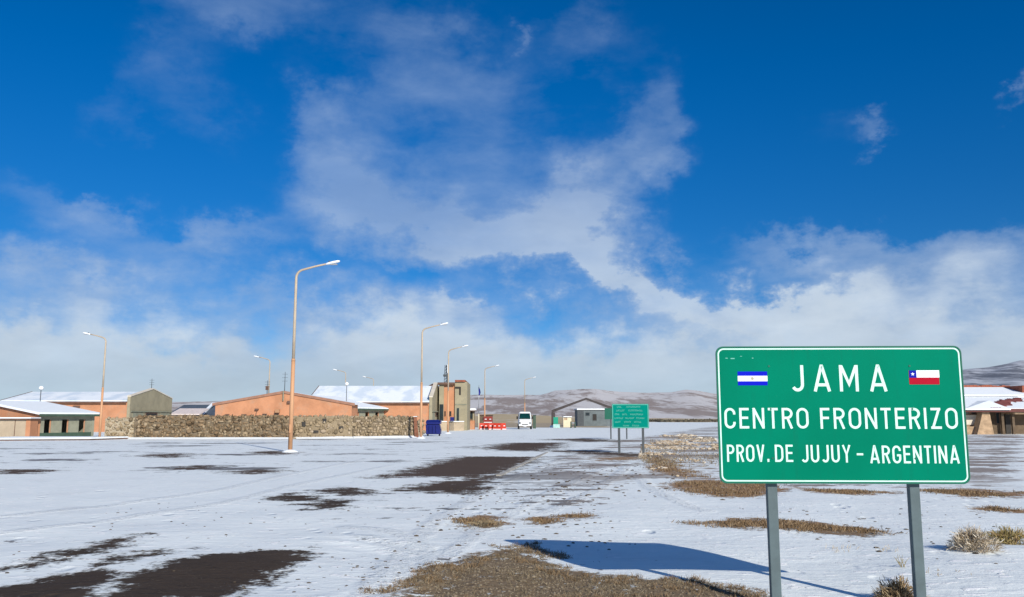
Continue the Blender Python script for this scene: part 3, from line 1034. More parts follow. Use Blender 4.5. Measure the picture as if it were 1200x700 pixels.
sx, sy, sz = gp(1141, 652)
shrub('cushion_shrub', (sx, sy, sz), 0.24, 0.28, 2600, 'twig_pale', 'round cushion shrub of bleached twigs on the snow near the frame edge', 'twig_brown')
sx, sy, sz = gp(1184, 640)
shrub('grass_tussock', (sx, sy, sz), 0.32, 0.24, 3000, 'twig_yellow', 'yellowish grass tussock spreading behind the bleached cushion shrub', 'twig_brown', squash=(1.25, 0.9))
sx, sy, sz = gp(1053, 706)
shrub('twiggy_shrub', (sx, sy, sz), 0.19, 0.23, 1900, 'twig_brown', 'small brown twiggy shrub beside the post of the large sign', 'twig_brown')
sx, sy, sz = gp(566, 616)
shrub('low_tuft', (sx, sy, sz), 0.33, 0.09, 1500, 'drygrass', 'low flat tuft of dry grass alone in the snow of the track', 'twig_brown', squash=(1.0, 1.2))


def stalks(loc, n, h, spread, label, mtl='twig_pale'):
    root = thing('dry_weed', loc, label, 'weed', 'thin dry weeds in the snow')
    for k in range(n):
        st = MB()
        a = random.uniform(0, 2 * math.pi)
        l = random.uniform(0.5, 1.0) * h
        d = Vector((math.cos(a) * random.uniform(0.1, 0.7), math.sin(a) * random.uniform(0.1, 0.7), 1)).normalized()
        p0 = Vector(loc) + Vector((random.uniform(-spread, spread), random.uniform(-spread, spread), -0.02))
        p1 = p0 + d * l * 0.6
        p2 = p1 + (d + Vector((random.uniform(-.4, .4), random.uniform(-.4, .4), 0))).normalized() * l * 0.4
        st.tube([p0, p1, p2], [0.003, 0.0025, 0.0015], 4)
        for _ in range(3):
            q = p1 + d * random.uniform(-0.3, 0.2) * l
            st.tube([q, q + Vector((random.uniform(-.3, .3), random.uniform(-.3, .3), random.uniform(.1, .4))) * l * 0.4], [0.002, 0.001], 4)
        st.build('stem', mtl, root)
    return root


stalks(gp(1060, 668), 7, 0.17, 0.03, 'thin upright dry weed just behind the larger sign post nearest the edge', 'twig_yellow')
stalks(gp(990, 645), 22, 0.09, 0.22, 'sparse frosted dry weeds low in the snow between the two sign posts')
stalks(gp(1040, 648), 14, 0.09, 0.14, 'small clump of frosted weeds beside the far sign post')
stalks(gp(1110, 676), 12, 0.06, 0.2, 'a few grey weed stems flattened in the snow in front of the cushion shrub', 'twig_brown')


# ------------------------------------------------------------------ lettering
def arc(cx, cy, rx, ry, a0, a1, n=10):
    return [(cx + rx * math.cos(R(a0 + (a1 - a0) * k / n)), cy + ry * math.sin(R(a0 + (a1 - a0) * k / n))) for k in range(n + 1)]


SW = 0.115      # stroke width as a share of the cap height
HS = SW / 2


def glyph(ch):
    """(advance width, list of centre lines) in a box one unit high; strokes kept inside the box"""
    b_, t_ = HS, 1 - HS
    if ch == 'A':
        w = 0.70
        return w, [[(0.07, 0), (w / 2 - 0.012, t_ + 0.02), (w / 2 + 0.012, t_ + 0.02), (w - 0.07, 0)], [(0.17, 0.25), (w - 0.17, 0.25)]]
    if ch == 'M':
        w = 0.74
        return w, [[(HS, 0), (HS, 1)], [(w - HS, 0), (w - HS, 1)], [(HS + 0.02, 0.97), (w / 2, 0.28), (w - HS - 0.02, 0.97)]]
    if ch == 'N':
        w = 0.60
        return w, [[(HS, 0), (HS, 1)], [(w - HS, 0), (w - HS, 1)], [(HS + 0.01, 0.95), (w - HS - 0.01, 0.05)]]
    if ch == 'J':
        w = 0.50
        return w, [[(w - HS, 1), (w - HS, 0.27)] + arc(w / 2 + 0.0, 0.27, w / 2 - HS, 0.27 - HS, 0, -150, 10)[1:]]
    if ch == 'U':
        w = 0.58
        return w, [[(HS, 1), (HS, 0.29)] + arc(w / 2, 0.29, w / 2 - HS, 0.29 - HS, 180, 360, 14)[1:-1] + [(w - HS, 0.29), (w - HS, 1)]]
    if ch == 'C':
        w = 0.58
        r = w / 2 - HS
        return w, [[(w - HS - 0.005, 0.68)] + arc(w / 2, 0.71, r, 0.29 - HS, 10, 180, 12) + arc(w / 2, 0.29, r, 0.29 - HS, 180, 350, 12) + [(w - HS - 0.005, 0.32)]]
    if ch == 'G':
        w = 0.60
        r = w / 2 - HS
        return w, [[(w - HS - 0.005, 0.70)] + arc(w / 2, 0.71, r, 0.29 - HS, 12, 180, 12) + arc(w / 2, 0.29, r, 0.29 - HS, 180, 345, 12) + [(w - HS, 0.30), (w - HS, 0.50)], [(w - HS, 0.45), (w * 0.52, 0.45)]]
    if ch == 'O':
        w = 0.62
        r = w / 2 - HS
        return w, [arc(w / 2, 0.70, r, 0.30 - HS, 0, 180, 14) + arc(w / 2, 0.30, r, 0.30 - HS, 180, 360, 14) + [(w - HS, 0.70)]]
    if ch == 'E':
        w = 0.50
        return w, [[(HS, 0), (HS, 1)], [(HS, t_), (w, t_)], [(HS, 0.52), (w * 0.92, 0.52)], [(HS, b_), (w, b_)]]
    if ch == 'F':
        w = 0.48
        return w, [[(HS, 0), (HS, 1)], [(HS, t_), (w, t_)], [(HS, 0.52), (w * 0.92, 0.52)]]
    if ch == 'T':
        w = 0.52
        return w, [[(w / 2, 0), (w / 2, t_)], [(0, t_), (w, t_)]]
    if ch == 'I':
        return SW, [[(HS, 0), (HS, 1)]]
    if ch == 'Z':
        w = 0.54
        return w, [[(0.02, t_), (w - 0.02, t_)], [(w - 0.10, t_), (0.10, b_)], [(0, b_), (w, b_)]]
    if ch in 'PR':
        w = 0.56
        L = [[(HS, 0), (HS, 1)], [(HS, t_), (w - 0.30, t_)] + arc(w - 0.30, 0.73, 0.30 - HS, 0.27 - HS, 90, -90, 12)[1:-1] + [(w - 0.30, 0.46 + HS), (HS, 0.46 + HS)]]
        if ch == 'R':
            L.append([(w * 0.52, 0.50), (w - 0.06, 0)])
        return w, L
    if ch == 'V':
        w = 0.62
        return w, [[(0.07, 1), (w / 2 - 0.012, 0.06), (w / 2 + 0.012, 0.06), (w - 0.07, 1)]]
    if ch == 'Y':
        w = 0.62
        return w, [[(0.07, 1), (w / 2, 0.46), (w - 0.07, 1)], [(w / 2, 0.50), (w / 2, 0)]]
    if ch == 'D':
        w = 0.58
        return w, [[(HS, 0), (HS, 1)], [(HS, t_), (w - 0.32, t_)] + arc(w - 0.32, 0.68, 0.32 - HS, 0.32 - HS, 90, 0, 8)[1:] + arc(w - 0.32, 0.32, 0.32 - HS, 0.32 - HS, 0, -90, 8) + [(HS, b_)]]
    if ch == '.':
        return 0.17, [[(0.085, 0), (0.085, 0.17)]]
    if ch == '-':
        return 0.30, [[(0, 0.47), (0.30, 0.47)]]
    raise KeyError(ch)


def stroke(mb, line, hw, x0, z0, sx, sz, y):
    """flat raised strip along a centre line; hw in units of cap height; y = front face depth"""
    L = [Vector((x0 + a * sx, z0 + c * sz)) for a, c in line]
    keep = [L[0]]
    for p in L[1:]:
        if (p - keep[-1]).length > 1e-5:
            keep.append(p)
    L = keep
    hwm = hw * sz
    lf, rt = [], []
    for i, p in enumerate(L):
        if i == 0:
            d = (L[1] - p).normalized()
            n = Vector((-d.y, d.x))
            k = 1
        elif i == len(L) - 1:
            d = (p - L[i - 1]).normalized()
            n = Vector((-d.y, d.x))
            k = 1
        else:
            d1 = (p - L[i - 1]).normalized()
            d2 = (L[i + 1] - p).normalized()
            n1 = Vector((-d1.y, d1.x))
            n2 = Vector((-d2.y, d2.x))
            n = (n1 + n2)
            if n.length < 1e-3:
                n = n1
            n.normalize()
            k = min(2.2, 1 / max(0.3, n.dot(n1)))
        lf.append(p + n * hwm * k)
        rt.append(p - n * hwm * k)
    vs, fs = [], []
    for a, c in zip(lf, rt):
        vs += [(a.x, y, a.y), (c.x, y, c.y), (a.x, y + 0.003, a.y), (c.x, y + 0.003, c.y)]
    for i in range(len(lf) - 1):
        a, c = 4 * i, 4 * i + 4
        fs += [(a, a + 1, c + 1, c), (a + 1, a + 3, c + 3, c + 1), (a + 3, a + 2, c + 2, c + 3), (a + 2, a, c, c + 2)]
    e = 4 * (len(lf) - 1)
    fs += [(0, 2, 3, 1), (e, e + 1, e + 3, e + 2)]
    mb.raw(vs, fs)


def word(mb, text, x0, x1, z0, z1, y, gap=0.16, hw=HS):
    sz = z1 - z0
    ws = [glyph(c)[0] for c in text]
    tot = sum(ws) + gap * (len(text) - 1)
    sx = (x1 - x0) / tot
    x = x0
    for c, w in zip(text, ws):
        for k, line in enumerate(glyph(c)[1]):
            stroke(mb, line, hw, x, z0, sx, sz, y - 0.0004 * k)
        x += (w + gap) * sx


def rrect(x0, x1, z0, z1, r, n=6):
    pts = []
    for cx, cz, a in ((x1 - r, z0 + r, -90), (x1 - r, z1 - r, 0), (x0 + r, z1 - r, 90), (x0 + r, z0 + r, 180)):
        for k in range(n + 1):
            pts.append((cx + r * math.cos(R(a + 90 * k / n)), cz + r * math.sin(R(a + 90 * k / n))))
    return pts


def ring(mb, outer, inner, y0, y1):
    n = len(outer)
    vs = [(p[0], y0, p[1]) for p in outer] + [(p[0], y0, p[1]) for p in inner] + [(p[0], y1, p[1]) for p in outer] + [(p[0], y1, p[1]) for p in inner]
    fs = []
    for i in range(n):
        j = (i + 1) % n
        fs += [(i, j, n + j, n + i), (2 * n + i, 3 * n + i, 3 * n + j, 2 * n + j), (i, 2 * n + i, 2 * n + j, j), (n + i, n + j, 3 * n + j, 3 * n + i)]
    mb.raw(vs, fs)


# ------------------------------------------------------------------ the large border sign
SY = 7.5
sign = thing('road_sign', (2.83, SY, 0), 'large green border crossing sign reading JAMA on two grey posts', 'road sign')


def U(px):
    return (px - 979.5) / 1000 * SY * 1.0 * 1.006 + 2.83


def VZ(py):
    return at(980, py, SY).z


bx0, bx1 = at(841, 487, SY).x, at(1124.5, 487, SY).x
bz0, bz1 = at(980, 566, SY).z, at(980, 407, SY).z


def UX(px, py):
    """photo pixel to board x, taking the outline (whose sides lean in perspective) as the board's edges"""
    k = (py - 407) / (566 - 407)
    l = 837.5 + k * 7.5
    r = 1117.5 + k * 15
    return bx0 + (px - l) / (r - l) * (bx1 - bx0)


def cz(x, y):      # crop coordinates (3.5x, origin 820,390) to photo pixels
    return 820 + x / 3.5, 390 + y / 3.5


yf = SY - 0.06        # front face of the sheet
pl = MB()
pl.extrude([(x, z) for x, z in rrect(bx0, bx1, bz0, bz1, 0.06)], 'y', yf, yf + 0.004)
panel = pl.build('panel', 'sign_green', sign)
rg = MB()
ring(rg, rrect(bx0 - 0.004, bx1 + 0.004, bz0 - 0.004, bz1 + 0.004, 0.064), rrect(bx0 + 0.006, bx1 - 0.006, bz0 + 0.006, bz1 - 0.006, 0.056), yf - 0.003, yf + 0.008)
rg.build('edge_trim', 'sign_green_dark', panel)
rg = MB()
ring(rg, rrect(bx0 + 0.013, bx1 - 0.013, bz0 + 0.013, bz1 - 0.013, 0.052), rrect(bx0 + 0.025, bx1 - 0.025, bz0 + 0.025, bz1 - 0.025, 0.042), yf - 0.0015, yf + 0.002)
rg.build('border_line', 'sign_white', panel)


def put_word(mb, text, xa, xb, ya, yb, gap=0.21):
    (pa, qa), (pb, qb) = cz(xa, ya), cz(xb, yb)
    qm = (qa + qb) / 2
    word(mb, text, UX(pa, qm), UX(pb, qm), VZ(qb), VZ(qa), yf - 0.0012, gap)


l1 = MB()
for ch, xa, xb in (('J', 367, 418), ('A', 455, 527), ('M', 562, 637), ('A', 681, 753)):
    put_word(l1, ch, xa, xb, 135, 242)
l1.build('lettering', 'sign_white', panel)
l2 = MB()
put_word(l2, 'CENTRO', 101, 440, 309, 393)
put_word(l2, 'FRONTERIZO', 488, 1037, 309, 394)
l2.build('lettering', 'sign_white', panel)
l3 = MB()
put_word(l3, 'PROV.', 114, 284, 459, 529)
put_word(l3, 'DE', 308, 380, 459, 529)
put_word(l3, 'JUJUY', 414, 613, 460, 531)
put_word(l3, '-', 637, 663, 460, 531)
put_word(l3, 'ARGENTINA', 690, 1047, 462, 534)
l3.build('lettering', 'sign_white', panel)
# scuffs at the upper corner
sc_ = MB()
for xa, xb, ya, yb in ((101, 110, 104, 107), (122, 138, 105, 109), (160, 168, 97, 99), (208, 214, 104, 107)):
    (pa, qa), (pb, qb) = cz(xa, ya), cz(xb, yb)
    sc_.box(UX(pa, qa), UX(pb, qa), yf - 0.0008, yf + 0.001, VZ(qb), VZ(qa))
sc_.build('scuff', 'sign_white_far', panel)['kind'] = 'stuff'


def fbox(name, xa, xb, ya, yb, mtl, dy=0.0012):
    (pa, qa), (pb, qb) = cz(xa, ya), cz(xb, yb)
    qm = (qa + qb) / 2
    mb = MB()
    mb.box(UX(pa, qm), UX(pb, qm), yf - dy, yf + 0.001, VZ(qb), VZ(qa))
    return mb


fl = fbox('flag', 152, 272, 160, 217, 'flag_blue').build('flag', 'flag_blue', sign)
fbox('stripe', 152, 272, 178, 200, 'flag_white', 0.002).build('stripe', 'flag_white', fl)
(p_, q_) = cz(211, 189)
sb = MB()
cxs, czs = UX(p_, q_), VZ(q_)
sb.extrude([(cxs + (0.019 if k % 2 == 0 else 0.010) * math.cos(k * math.pi / 12), czs + (0.019 if k % 2 == 0 else 0.010) * math.sin(k * math.pi / 12)) for k in range(24)], 'y', yf - 0.0028, yf)
sb.build('sun_emblem', 'flag_grey', fl)
fl = fbox('flag', 840, 960, 157, 214, 'flag_red').build('flag', 'flag_red', sign)
fbox('stripe', 869, 960, 157, 186, 'flag_white', 0.002).build('stripe', 'flag_white', fl)
fbox('canton', 840, 869, 157, 187, 'flag_navy', 0.0024).build('canton', 'flag_navy', fl)
(p_, q_) = cz(854, 172)
cxs, czs = UX(p_, q_), VZ(q_)
sb = MB()
sb.extrude([(cxs + (0.017 if k % 2 == 0 else 0.0068) * math.sin(k * math.pi / 5), czs + (0.017 if k % 2 == 0 else 0.0068) * math.cos(k * math.pi / 5)) for k in range(10)], 'y', yf - 0.0034, yf)
sb.build('star', 'flag_white', fl)
# posts, rails and bolts
for px in (906, 1070.5):
    xc = at(px, 580, SY).x
    p_ = MB().box(xc - 0.043, xc + 0.043, yf + 0.052, yf + 0.12, -0.35, bz1 - 0.12)
    o = bevel(p_.build('post', 'steel', sign), 0.006)
    cp = MB().box(xc - 0.047, xc + 0.047, yf + 0.048, yf + 0.124, bz1 - 0.12, bz1 - 0.113)
    cp.build('cap', 'darksteel', o)
for zr in (bz0 + 0.18, bz0 + 0.6, bz1 - 0.2):
    MB().box(bx0 + 0.05, bx1 - 0.05, yf + 0.008, yf + 0.05, zr - 0.02, zr + 0.02).build('rail', 'alu', sign)
for zr in (bz0 + 0.18, bz0 + 0.6, bz1 - 0.2):
    for px in (906, 1070.5):
        xc = at(px, 580, SY).x
        MB().disc((xc, zr + 0.03), 0.009, yf - 0.004, yf + 0.001, 8).build('bolt', 'sign_green_dark', sign)
sign.rotation_euler.z = R(-2.2)

# ------------------------------------------------------------------ the information signs further along the track


def info_sign(pl_, pr_, py0, py1, Yd, posts, mtl, label, rows=True, zlow=0.0):
    root = thing('road_sign', (X((pl_ + pr_) / 2, Yd), Yd, 0), label, 'road sign', 'green information signs beside the track')
    x0, x1 = X(pl_, Yd), X(pr_, Yd)
    z0, z1 = Z(py1, Yd), Z(py0, Yd)
    p = MB()
    p.extrude(rrect(x0, x1, z0, z1, 0.05), 'y', Yd - 0.06, Yd - 0.052)
    pan = p.build('panel', mtl, root)
    if rows:
        bl = MB()
        ring(bl, rrect(x0 + 0.02, x1 - 0.02, z0 + 0.02, z1 - 0.02, 0.04), rrect(x0 + 0.045, x1 - 0.045, z0 + 0.045, z1 - 0.045, 0.03), Yd - 0.062, Yd - 0.058)
        bl.build('border_line', 'sign_white_far', pan)
        H_ = z1 - z0
        W_ = x1 - x0
        rowdef = [((0.14, 0.25), (0.40, 0.78)), ((0.12, 0.36), (0.45, 0.85)), ((0.08, 0.22), (0.28, 0.42), (0.5, 0.84)), ((0.07, 0.30), (0.36, 0.60), (0.66, 0.88)), ((0.08, 0.24), (0.33, 0.52), (0.60, 0.80)), ((0.30, 0.46), (0.55, 0.74))]
        for i, words in enumerate(rowdef):
            zc = z1 - H_ * (0.12 + 0.155 * i)
            lm = MB()
            for a, c in words:
                xx = x0 + a * W_
                while xx < x0 + c * W_ - 0.03:
                    wl = random.choice((0.03, 0.038, 0.045))
                    # tiny capital shapes: a stem and one or two arms, too small to read
                    lm.box(xx, xx + 0.011, Yd - 0.0625, Yd - 0.058, zc - 0.035, zc + 0.035)
                    k = random.choice((-0.03, 0.0, 0.03))
                    lm.box(xx + 0.011, xx + wl, Yd - 0.0625, Yd - 0.058, zc + k - 0.006, zc + k + 0.006)
                    xx += wl + 0.016
            lm.build('lettering', 'sign_white_far', pan)
    for px, pb in posts:
        xc = X(px, Yd)
        o = MB().box(xc - 0.05, xc + 0.05, Yd - 0.05, Yd + 0.03, -0.3, z1 - 0.05).build('post', 'darksteel', root)
    for zr in (z0 + 0.2, z1 - 0.2):
        MB().box(x0 + 0.06, x1 - 0.06, Yd - 0.052, Yd - 0.0502, zr - 0.02, zr + 0.02).build('rail', 'alu', root)
    return root


info_sign(717, 760, 473.5, 502, 39.6, ((725, 531), (753, 531)), 'sign_green_far', 'green information sign with rows of small lettering on two dark posts')
info_sign(708.5, 741, 478.5, 491.5, 66.0, ((715.5, 514), (734, 514)), 'sign_green_dark', 'dark green sign half hidden behind the green information sign', False)

# ------------------------------------------------------------------ street lamps
LAMP_H = 9.3


def make_lamp(label):
    root = thing('street_lamp', (0, 0, 0), label, 'street lamp', 'street lamps around the border post')
    bs = MB()
    bs.loft([[(r_ * math.cos(2 * math.pi * k / 9), r_ * math.sin(2 * math.pi * k / 9) * 1.1, z_) for k in range(9)] for r_, z_ in ((0.42, -0.05), (0.36, 0.03), (0.22, 0.10), (0.1, 0.12))])
    bevel(bs.build('base', 'snow', root), 0.04)
    mb = MB()
    mb.tube([(0, 0, 0), (0, 0, 4.3)], [0.105, 0.092], 14)
    mb.build('lower_pole', 'pole_low', root, True)
    cl = MB()
    cl.tube([(0, 0, 4.3), (0, 0, 4.42)], [0.100, 0.082], 14)
    cl.build('collar', 'pole_low', root, True)
    up = MB()
    pts = [(0, 0, 4.42), (0, 0, 6.5), (0, 0, 8.35)]
    rad = [0.076, 0.070, 0.064]
    for k in range(1, 9):
        a = R(11 * k - 8)
        pts.append((0.42 * (1 - math.cos(a)), 0, 8.35 + 0.42 * math.sin(a)))
        rad.append(0.062 - 0.001 * k)
    pts += [(0.95, 0, 8.93), (1.5, 0, 9.05)]
    rad += [0.048, 0.042]
    up.tube(pts, rad, 12)
    up.build('upper_pole', 'pole_high', root, True)
    hd = MB()
    secs = []
    for u, w, h in ((1.42, 0.05, 0.045), (1.52, 0.085, 0.06), (1.75, 0.13, 0.075), (2.0, 0.12, 0.065), (2.1, 0.06, 0.03)):
        zc = 9.05 + (u - 1.5) * 0.22
        secs.append([(u, w * math.cos(2 * math.pi * k / 10), zc + h * math.sin(2 * math.pi * k / 10)) for k in range(10)])
    hd.loft(secs)
    h_ = hd.build('lamp_head', 'lamp_white', root, True)
    ln = MB().box(1.62, 1.98, -0.09, 0.09, 9.0, 9.03)
    ln.build('lens', 'alu', h_)
    pc = MB()
    pc.tube([(1.58, 0, 9.10), (1.58, 0, 9.2)], 0.035, 8)
    pc.build('photocell', 'darksteel', h_)
    dr = MB().box(-0.05, 0.05, -0.118, -0.097, 0.9, 1.3)
    dr.build('access_door', 'pole_low', root)
    return root


LAMPS = [  # px of pole, depth, arm turned (0 = to the right), scale, label
    (341.5, 41.0, 0, 1.0, 'tallest peach street lamp standing in the snow in front of the long stone wall'),
    (118.5, 65.5, 178, 0.885, 'peach street lamp at the end of the stone wall beside the porch building'),
    (493.5, 68.5, -4, 1.0, 'street lamp beside the blue container and the rusty gate post'),
    (525, 90.0, -8, 1.0, 'street lamp in front of the tower with the rooftop antenna'),
    (568, 124.0, -8, 1.0, 'street lamp behind the red barriers'),
    (615, 160.0, -8, 1.0, 'faint street lamp rising straight behind the white minibus'),
    (314, 105.0, 176, 1.0, 'street lamp rising behind the orange gable beside its thin mast'),
    (404, 134.0, 176, 1.0, 'far street lamp over the start of the long snowy roof'),
    (437, 157.0, 176, 1.0, 'farthest faint street lamp over the middle of the long snowy roof'),
]
lamp0 = None
for (px, Yd, rz, scl, lab) in LAMPS:
    if lamp0 is None:
        o = lamp0 = make_lamp(lab)
    else:
        o = copy_tree(lamp0)
        o['label'] = lab
    o.location = (X(px, Yd), Yd, 0)
    o.rotation_euler.z = R(rz)
    o.scale = (scl, scl, scl)


def globe_lamp(px, py, Yd, zbase, label):
    x = X(px, Yd)
    zt = Z(py, Yd)
    root = thing('globe_lamp', (x, Yd, zbase), label, 'lamp', 'white globe lamps on thin poles')
    MB().tube([(x, Yd, zbase), (x, Yd, zt - 0.15)], 0.035, 8).build('pole', 'darksteel', root, True)
    g = MB()
    secs = []
    for k in range(7):
        a = -math.pi / 2 + math.pi * (k + 0.02) / 6.04
        secs.append([(x + 0.21 * math.cos(a) * math.cos(q * math.pi / 5), Yd + 0.21 * math.cos(a) * math.sin(q * math.pi / 5), zt + 0.2 * math.sin(a)) for q in range(10)])
    g.loft(secs)
    g.build('globe', 'lamp_white', root, True)


# ------------------------------------------------------------------ stone wall in front of the buildings
def wall_seg(pA, pB, h, name, label, stones, mortar, rows=8, cap=False, density=1.0, holes=()):
    A = Vector((*pA, 0))
    B = Vector((*pB, 0))
    d = (B - A)
    L = d.length
    d.normalize()
    nrm = Vector((d.y, -d.x, 0))       # towards the camera
    root = thing(name, A, label, 'wall', 'boundary walls in front of the orange buildings')
    th = 0.45

    def P(u, w, z):
        q = A + d * u - nrm * w
        return (q.x, q.y, z)
    core = MB()
    n = max(2, int(L / 0.8))
    tops = [h - 0.06 + 0.05 * mnoise.noise(Vector((A.x + k * 0.9, 1.3, 0))) * 2 for k in range(n + 1)]
    for k in range(n):
        u0, u1 = L * k / n, L * (k + 1) / n
        core.prism([P(u0, 0.05, -0.2), P(u1, 0.05, -0.2), P(u1, th, -0.2), P(u0, th, -0.2)],
                   [P(u0, 0.05, tops[k]), P(u1, 0.05, tops[k + 1]), P(u1, th, tops[k + 1]), P(u0, th, tops[k])])
    core.build('core', mortar, root, fix=False)
    # facing stones
    Pn, sz = [], []
    z = 0.0
    for r in range(rows):
        rh = h / rows
        u = random.uniform(0, 0.15)
        while u < L:
            w = random.choice((0.1, 0.14, 0.2, 0.28, 0.45)) * random.uniform(0.8, 1.2)
            if random.random() < density:
                hh = rh * random.uniform(0.6, 1.7)
                q = P(u + w / 2, 0.06 + random.uniform(-0.07, 0.08), z + rh / 2 + random.uniform(-0.08, 0.08))
                Pn.append(q)
                sz.append((w * 0.52, hh * 0.56))
            u += w
        z += rh
    # ragged top course
    u = 0.1
    while u < L - 0.1:
        w = random.uniform(0.2, 0.5)
        Pn.append(P(u + w / 2, 0.22, h - 0.05 + random.uniform(-0.05, 0.06)))
        sz.append((w * 0.5, random.uniform(0.06, 0.13)))
        u += w * 1.02
    Pn = np.array(Pn)
    sz = np.array(sz)
    n = len(Pn)
    k = len(ICO_V)
    Vv = ICO_V[None] * (1 + rng.uniform(-0.2, 0.2, (n, k, 1)))
    Vv = Vv * np.stack([sz[:, 0], np.full(n, 0.14), sz[:, 1]], 1)[:, None, :]
    ca, sa = d.x, d.y
    Vv = np.stack([Vv[..., 0] * ca - Vv[..., 1] * sa, Vv[..., 0] * sa + Vv[..., 1] * ca, Vv[..., 2]], -1) + Pn[:, None, :]
    F = (np.arange(n)[:, None, None] * k + ICO_F[None]).reshape(-1, 3)
    o = mesh_from_arrays('stone', Vv.reshape(-1, 3), F, stones, root, origin=root.location)
    o['kind'] = 'stuff'
    if cap:
        c = MB()
        c.prism([P(0, -0.03, h), P(L, -0.03, h), P(L, th + 0.03, h), P(0, th + 0.03, h)], [P(0, -0.03, h + 0.09), P(L, -0.03, h + 0.09), P(L, th + 0.03, h + 0.09), P(0, th + 0.03, h + 0.09)])
        c.build('coping', 'snow', root)
    for (u, zc, w, hh) in holes:
        c = MB()
        c.prism([P(u, -0.09, zc), P(u + w, -0.09, zc), P(u + w, 0.1, zc), P(u, 0.1, zc)], [P(u, -0.09, zc + hh), P(u + w, -0.09, zc + hh), P(u + w, 0.1, zc + hh), P(u, 0.1, zc + hh)])
        c.build('recess', 'dark', root)
    # drift of snow at the foot
    s = MB()
    nn = max(3, int(L / 1.0))
    for q in range(nn):
        u0, u1 = L * q / nn, L * (q + 1) / nn
        r0 = 0.12 + 0.10 * abs(mnoise.noise(Vector((A.x + u0, 5, 0))))
        r1 = 0.12 + 0.10 * abs(mnoise.noise(Vector((A.x + u1, 5, 0))))
        s.prism([P(u0, -0.6, -0.02), P(u1, -0.6, -0.02), P(u1, 0.0, -0.02), P(u0, 0.0, -0.02)], [P(u0, -0.5, 0.01), P(u1, -0.5, 0.01), P(u1, -0.05, r1), P(u0, -0.05, r0)])
    s.build('snow_drift', 'snow', root, fix=False)
    return root


def gl(px, Yd):
    return (X(px, Yd, 512), Yd)


wall_seg(gl(122, 66.5), gl(158, 67.0), 1.62, 'stone_wall', 'short pale stone wall beside the porch building', 'stones_pale', 'mortar_pale')
wall_seg(gl(156.5, 66.5), gl(342, 67.0), 1.78, 'stone_wall', 'long dark rubble stone wall behind the tallest lamp', 'stones', 'mortar', rows=9)
wall_seg(gl(342.5, 67.6), gl(413, 69.3), 1.78, 'stone_wall', 'rough stone wall stretch with a few dark holes joining the two longer walls', 'stones_pale', 'mortar_mid', density=0.75,
         holes=((0.7, 0.95, 0.28, 0.35), (2.3, 1.25, 0.3, 0.3), (1.6, 0.45, 0.4, 0.18), (3.6, 0.75, 0.35, 0.2)))
wall_seg(gl(413.5, 69.5), gl(487, 71.2), 1.72, 'stone_wall', 'brown stone wall ending at the rusty gate post', 'stones_pale', 'mortar')
wall_seg(gl(489.5, 71.4), gl(495.5, 71.55), 1.45, 'stone_pier', 'narrow pale stone pier behind the blue container', 'stones_pale', 'mortar_pale', rows=7)
# low stacks at the corner
x_, y_ = gl(488.5, 71.0)
gpst = thing('gate_post', (x_, y_, 0), 'rusty brown gate post at the end of the stone wall', 'post')
MB().prism([(x_ - 0.16, y_ - 0.1, -0.1), (x_ + 0.18, y_ - 0.1, -0.1), (x_ + 0.18, y_ + 0.1, -0.1), (x_ - 0.16, y_ + 0.1, -0.1)],
           [(x_ - 0.28, y_ - 0.1, 1.7), (x_ - 0.06, y_ - 0.1, 1.7), (x_ - 0.06, y_ + 0.1, 1.7), (x_ - 0.28, y_ + 0.1, 1.7)]).build('shaft', 'rust', gpst)
MB().box(x_ - 0.3, x_ - 0.02, y_ - 0.13, y_ + 0.13, 1.7, 1.74).build('cap', 'snow', gpst)


# ------------------------------------------------------------------ buildings
def gable_x(mb, x0, x1, y0, y1, ze, zr):
    """walls and gables, ridge along x"""
    ym = (y0 + y1) / 2
    mb.extrude([(y0, -0.2), (y1, -0.2), (y1, ze), (ym, zr), (y0, ze)], 'x', x0, x1)


def roof_x(x0, x1, y0, y1, ze, zr, th=0.12, ov=0.35):
    ym = (y0 + y1) / 2
    sl = (zr - ze) / (ym - y0)
    poly = [(y0 - ov, ze - sl * ov + 0.02), (ym, zr + 0.02), (y1 + ov, ze - sl * ov + 0.02), (y1 + ov, ze - sl * ov + 0.02 + th), (ym, zr + 0.02 + th), (y0 - ov, ze - sl * ov + 0.02 + th)]
    return MB().extrude(poly, 'x', x0, x1)


def window(root, x0, x1, y, z0, z1, frame='fascia', pane='dark', mull=0):
    """window in a wall that faces -y: frame ring proud of the wall, pane set back in it"""
    t_ = min(0.08, (x1 - x0) * 0.15)
    f = MB()
    ring(f, [(x0, z0), (x1, z0), (x1, z1), (x0, z1)], [(x0 + t_, z0 + t_), (x1 - t_, z0 + t_), (x1 - t_, z1 - t_), (x0 + t_, z1 - t_)], y - 0.06, y + 0.02)
    fo = f.build('window', frame, root)
    MB().box(x0 + t_, x1 - t_, y - 0.02, y + 0.01, z0 + t_, z1 - t_).build('pane', pane, fo)
    for k in range(mull):
        xm = x0 + (x1 - x0) * (k + 1) / (mull + 1)
        MB().box(xm - 0.03, xm + 0.03, y - 0.05, y - 0.021, z0 + t_, z1 - t_).build('mullion', frame, fo)
    return fo


def window_x(root, x, y0, y1, z0, z1, frame='fascia', pane='dark'):
    """window in a wall that faces +x"""
    t_ = 0.1
    f = MB()
    f.box(x - 0.02, x + 0.06, y0, y1, z0, z0 + t_).box(x - 0.02, x + 0.06, y0, y1, z1 - t_, z1).box(x - 0.02, x + 0.058, y0, y0 + t_, z0 + t_, z1 - t_).box(x - 0.02, x + 0.058, y1 - t_, y1, z0 + t_, z1 - t_)
    fo = f.build('window', frame, root)
    MB().box(x - 0.01, x + 0.02, y0 + t_, y1 - t_, z0 + t_, z1 - t_).build('pane', pane, fo)


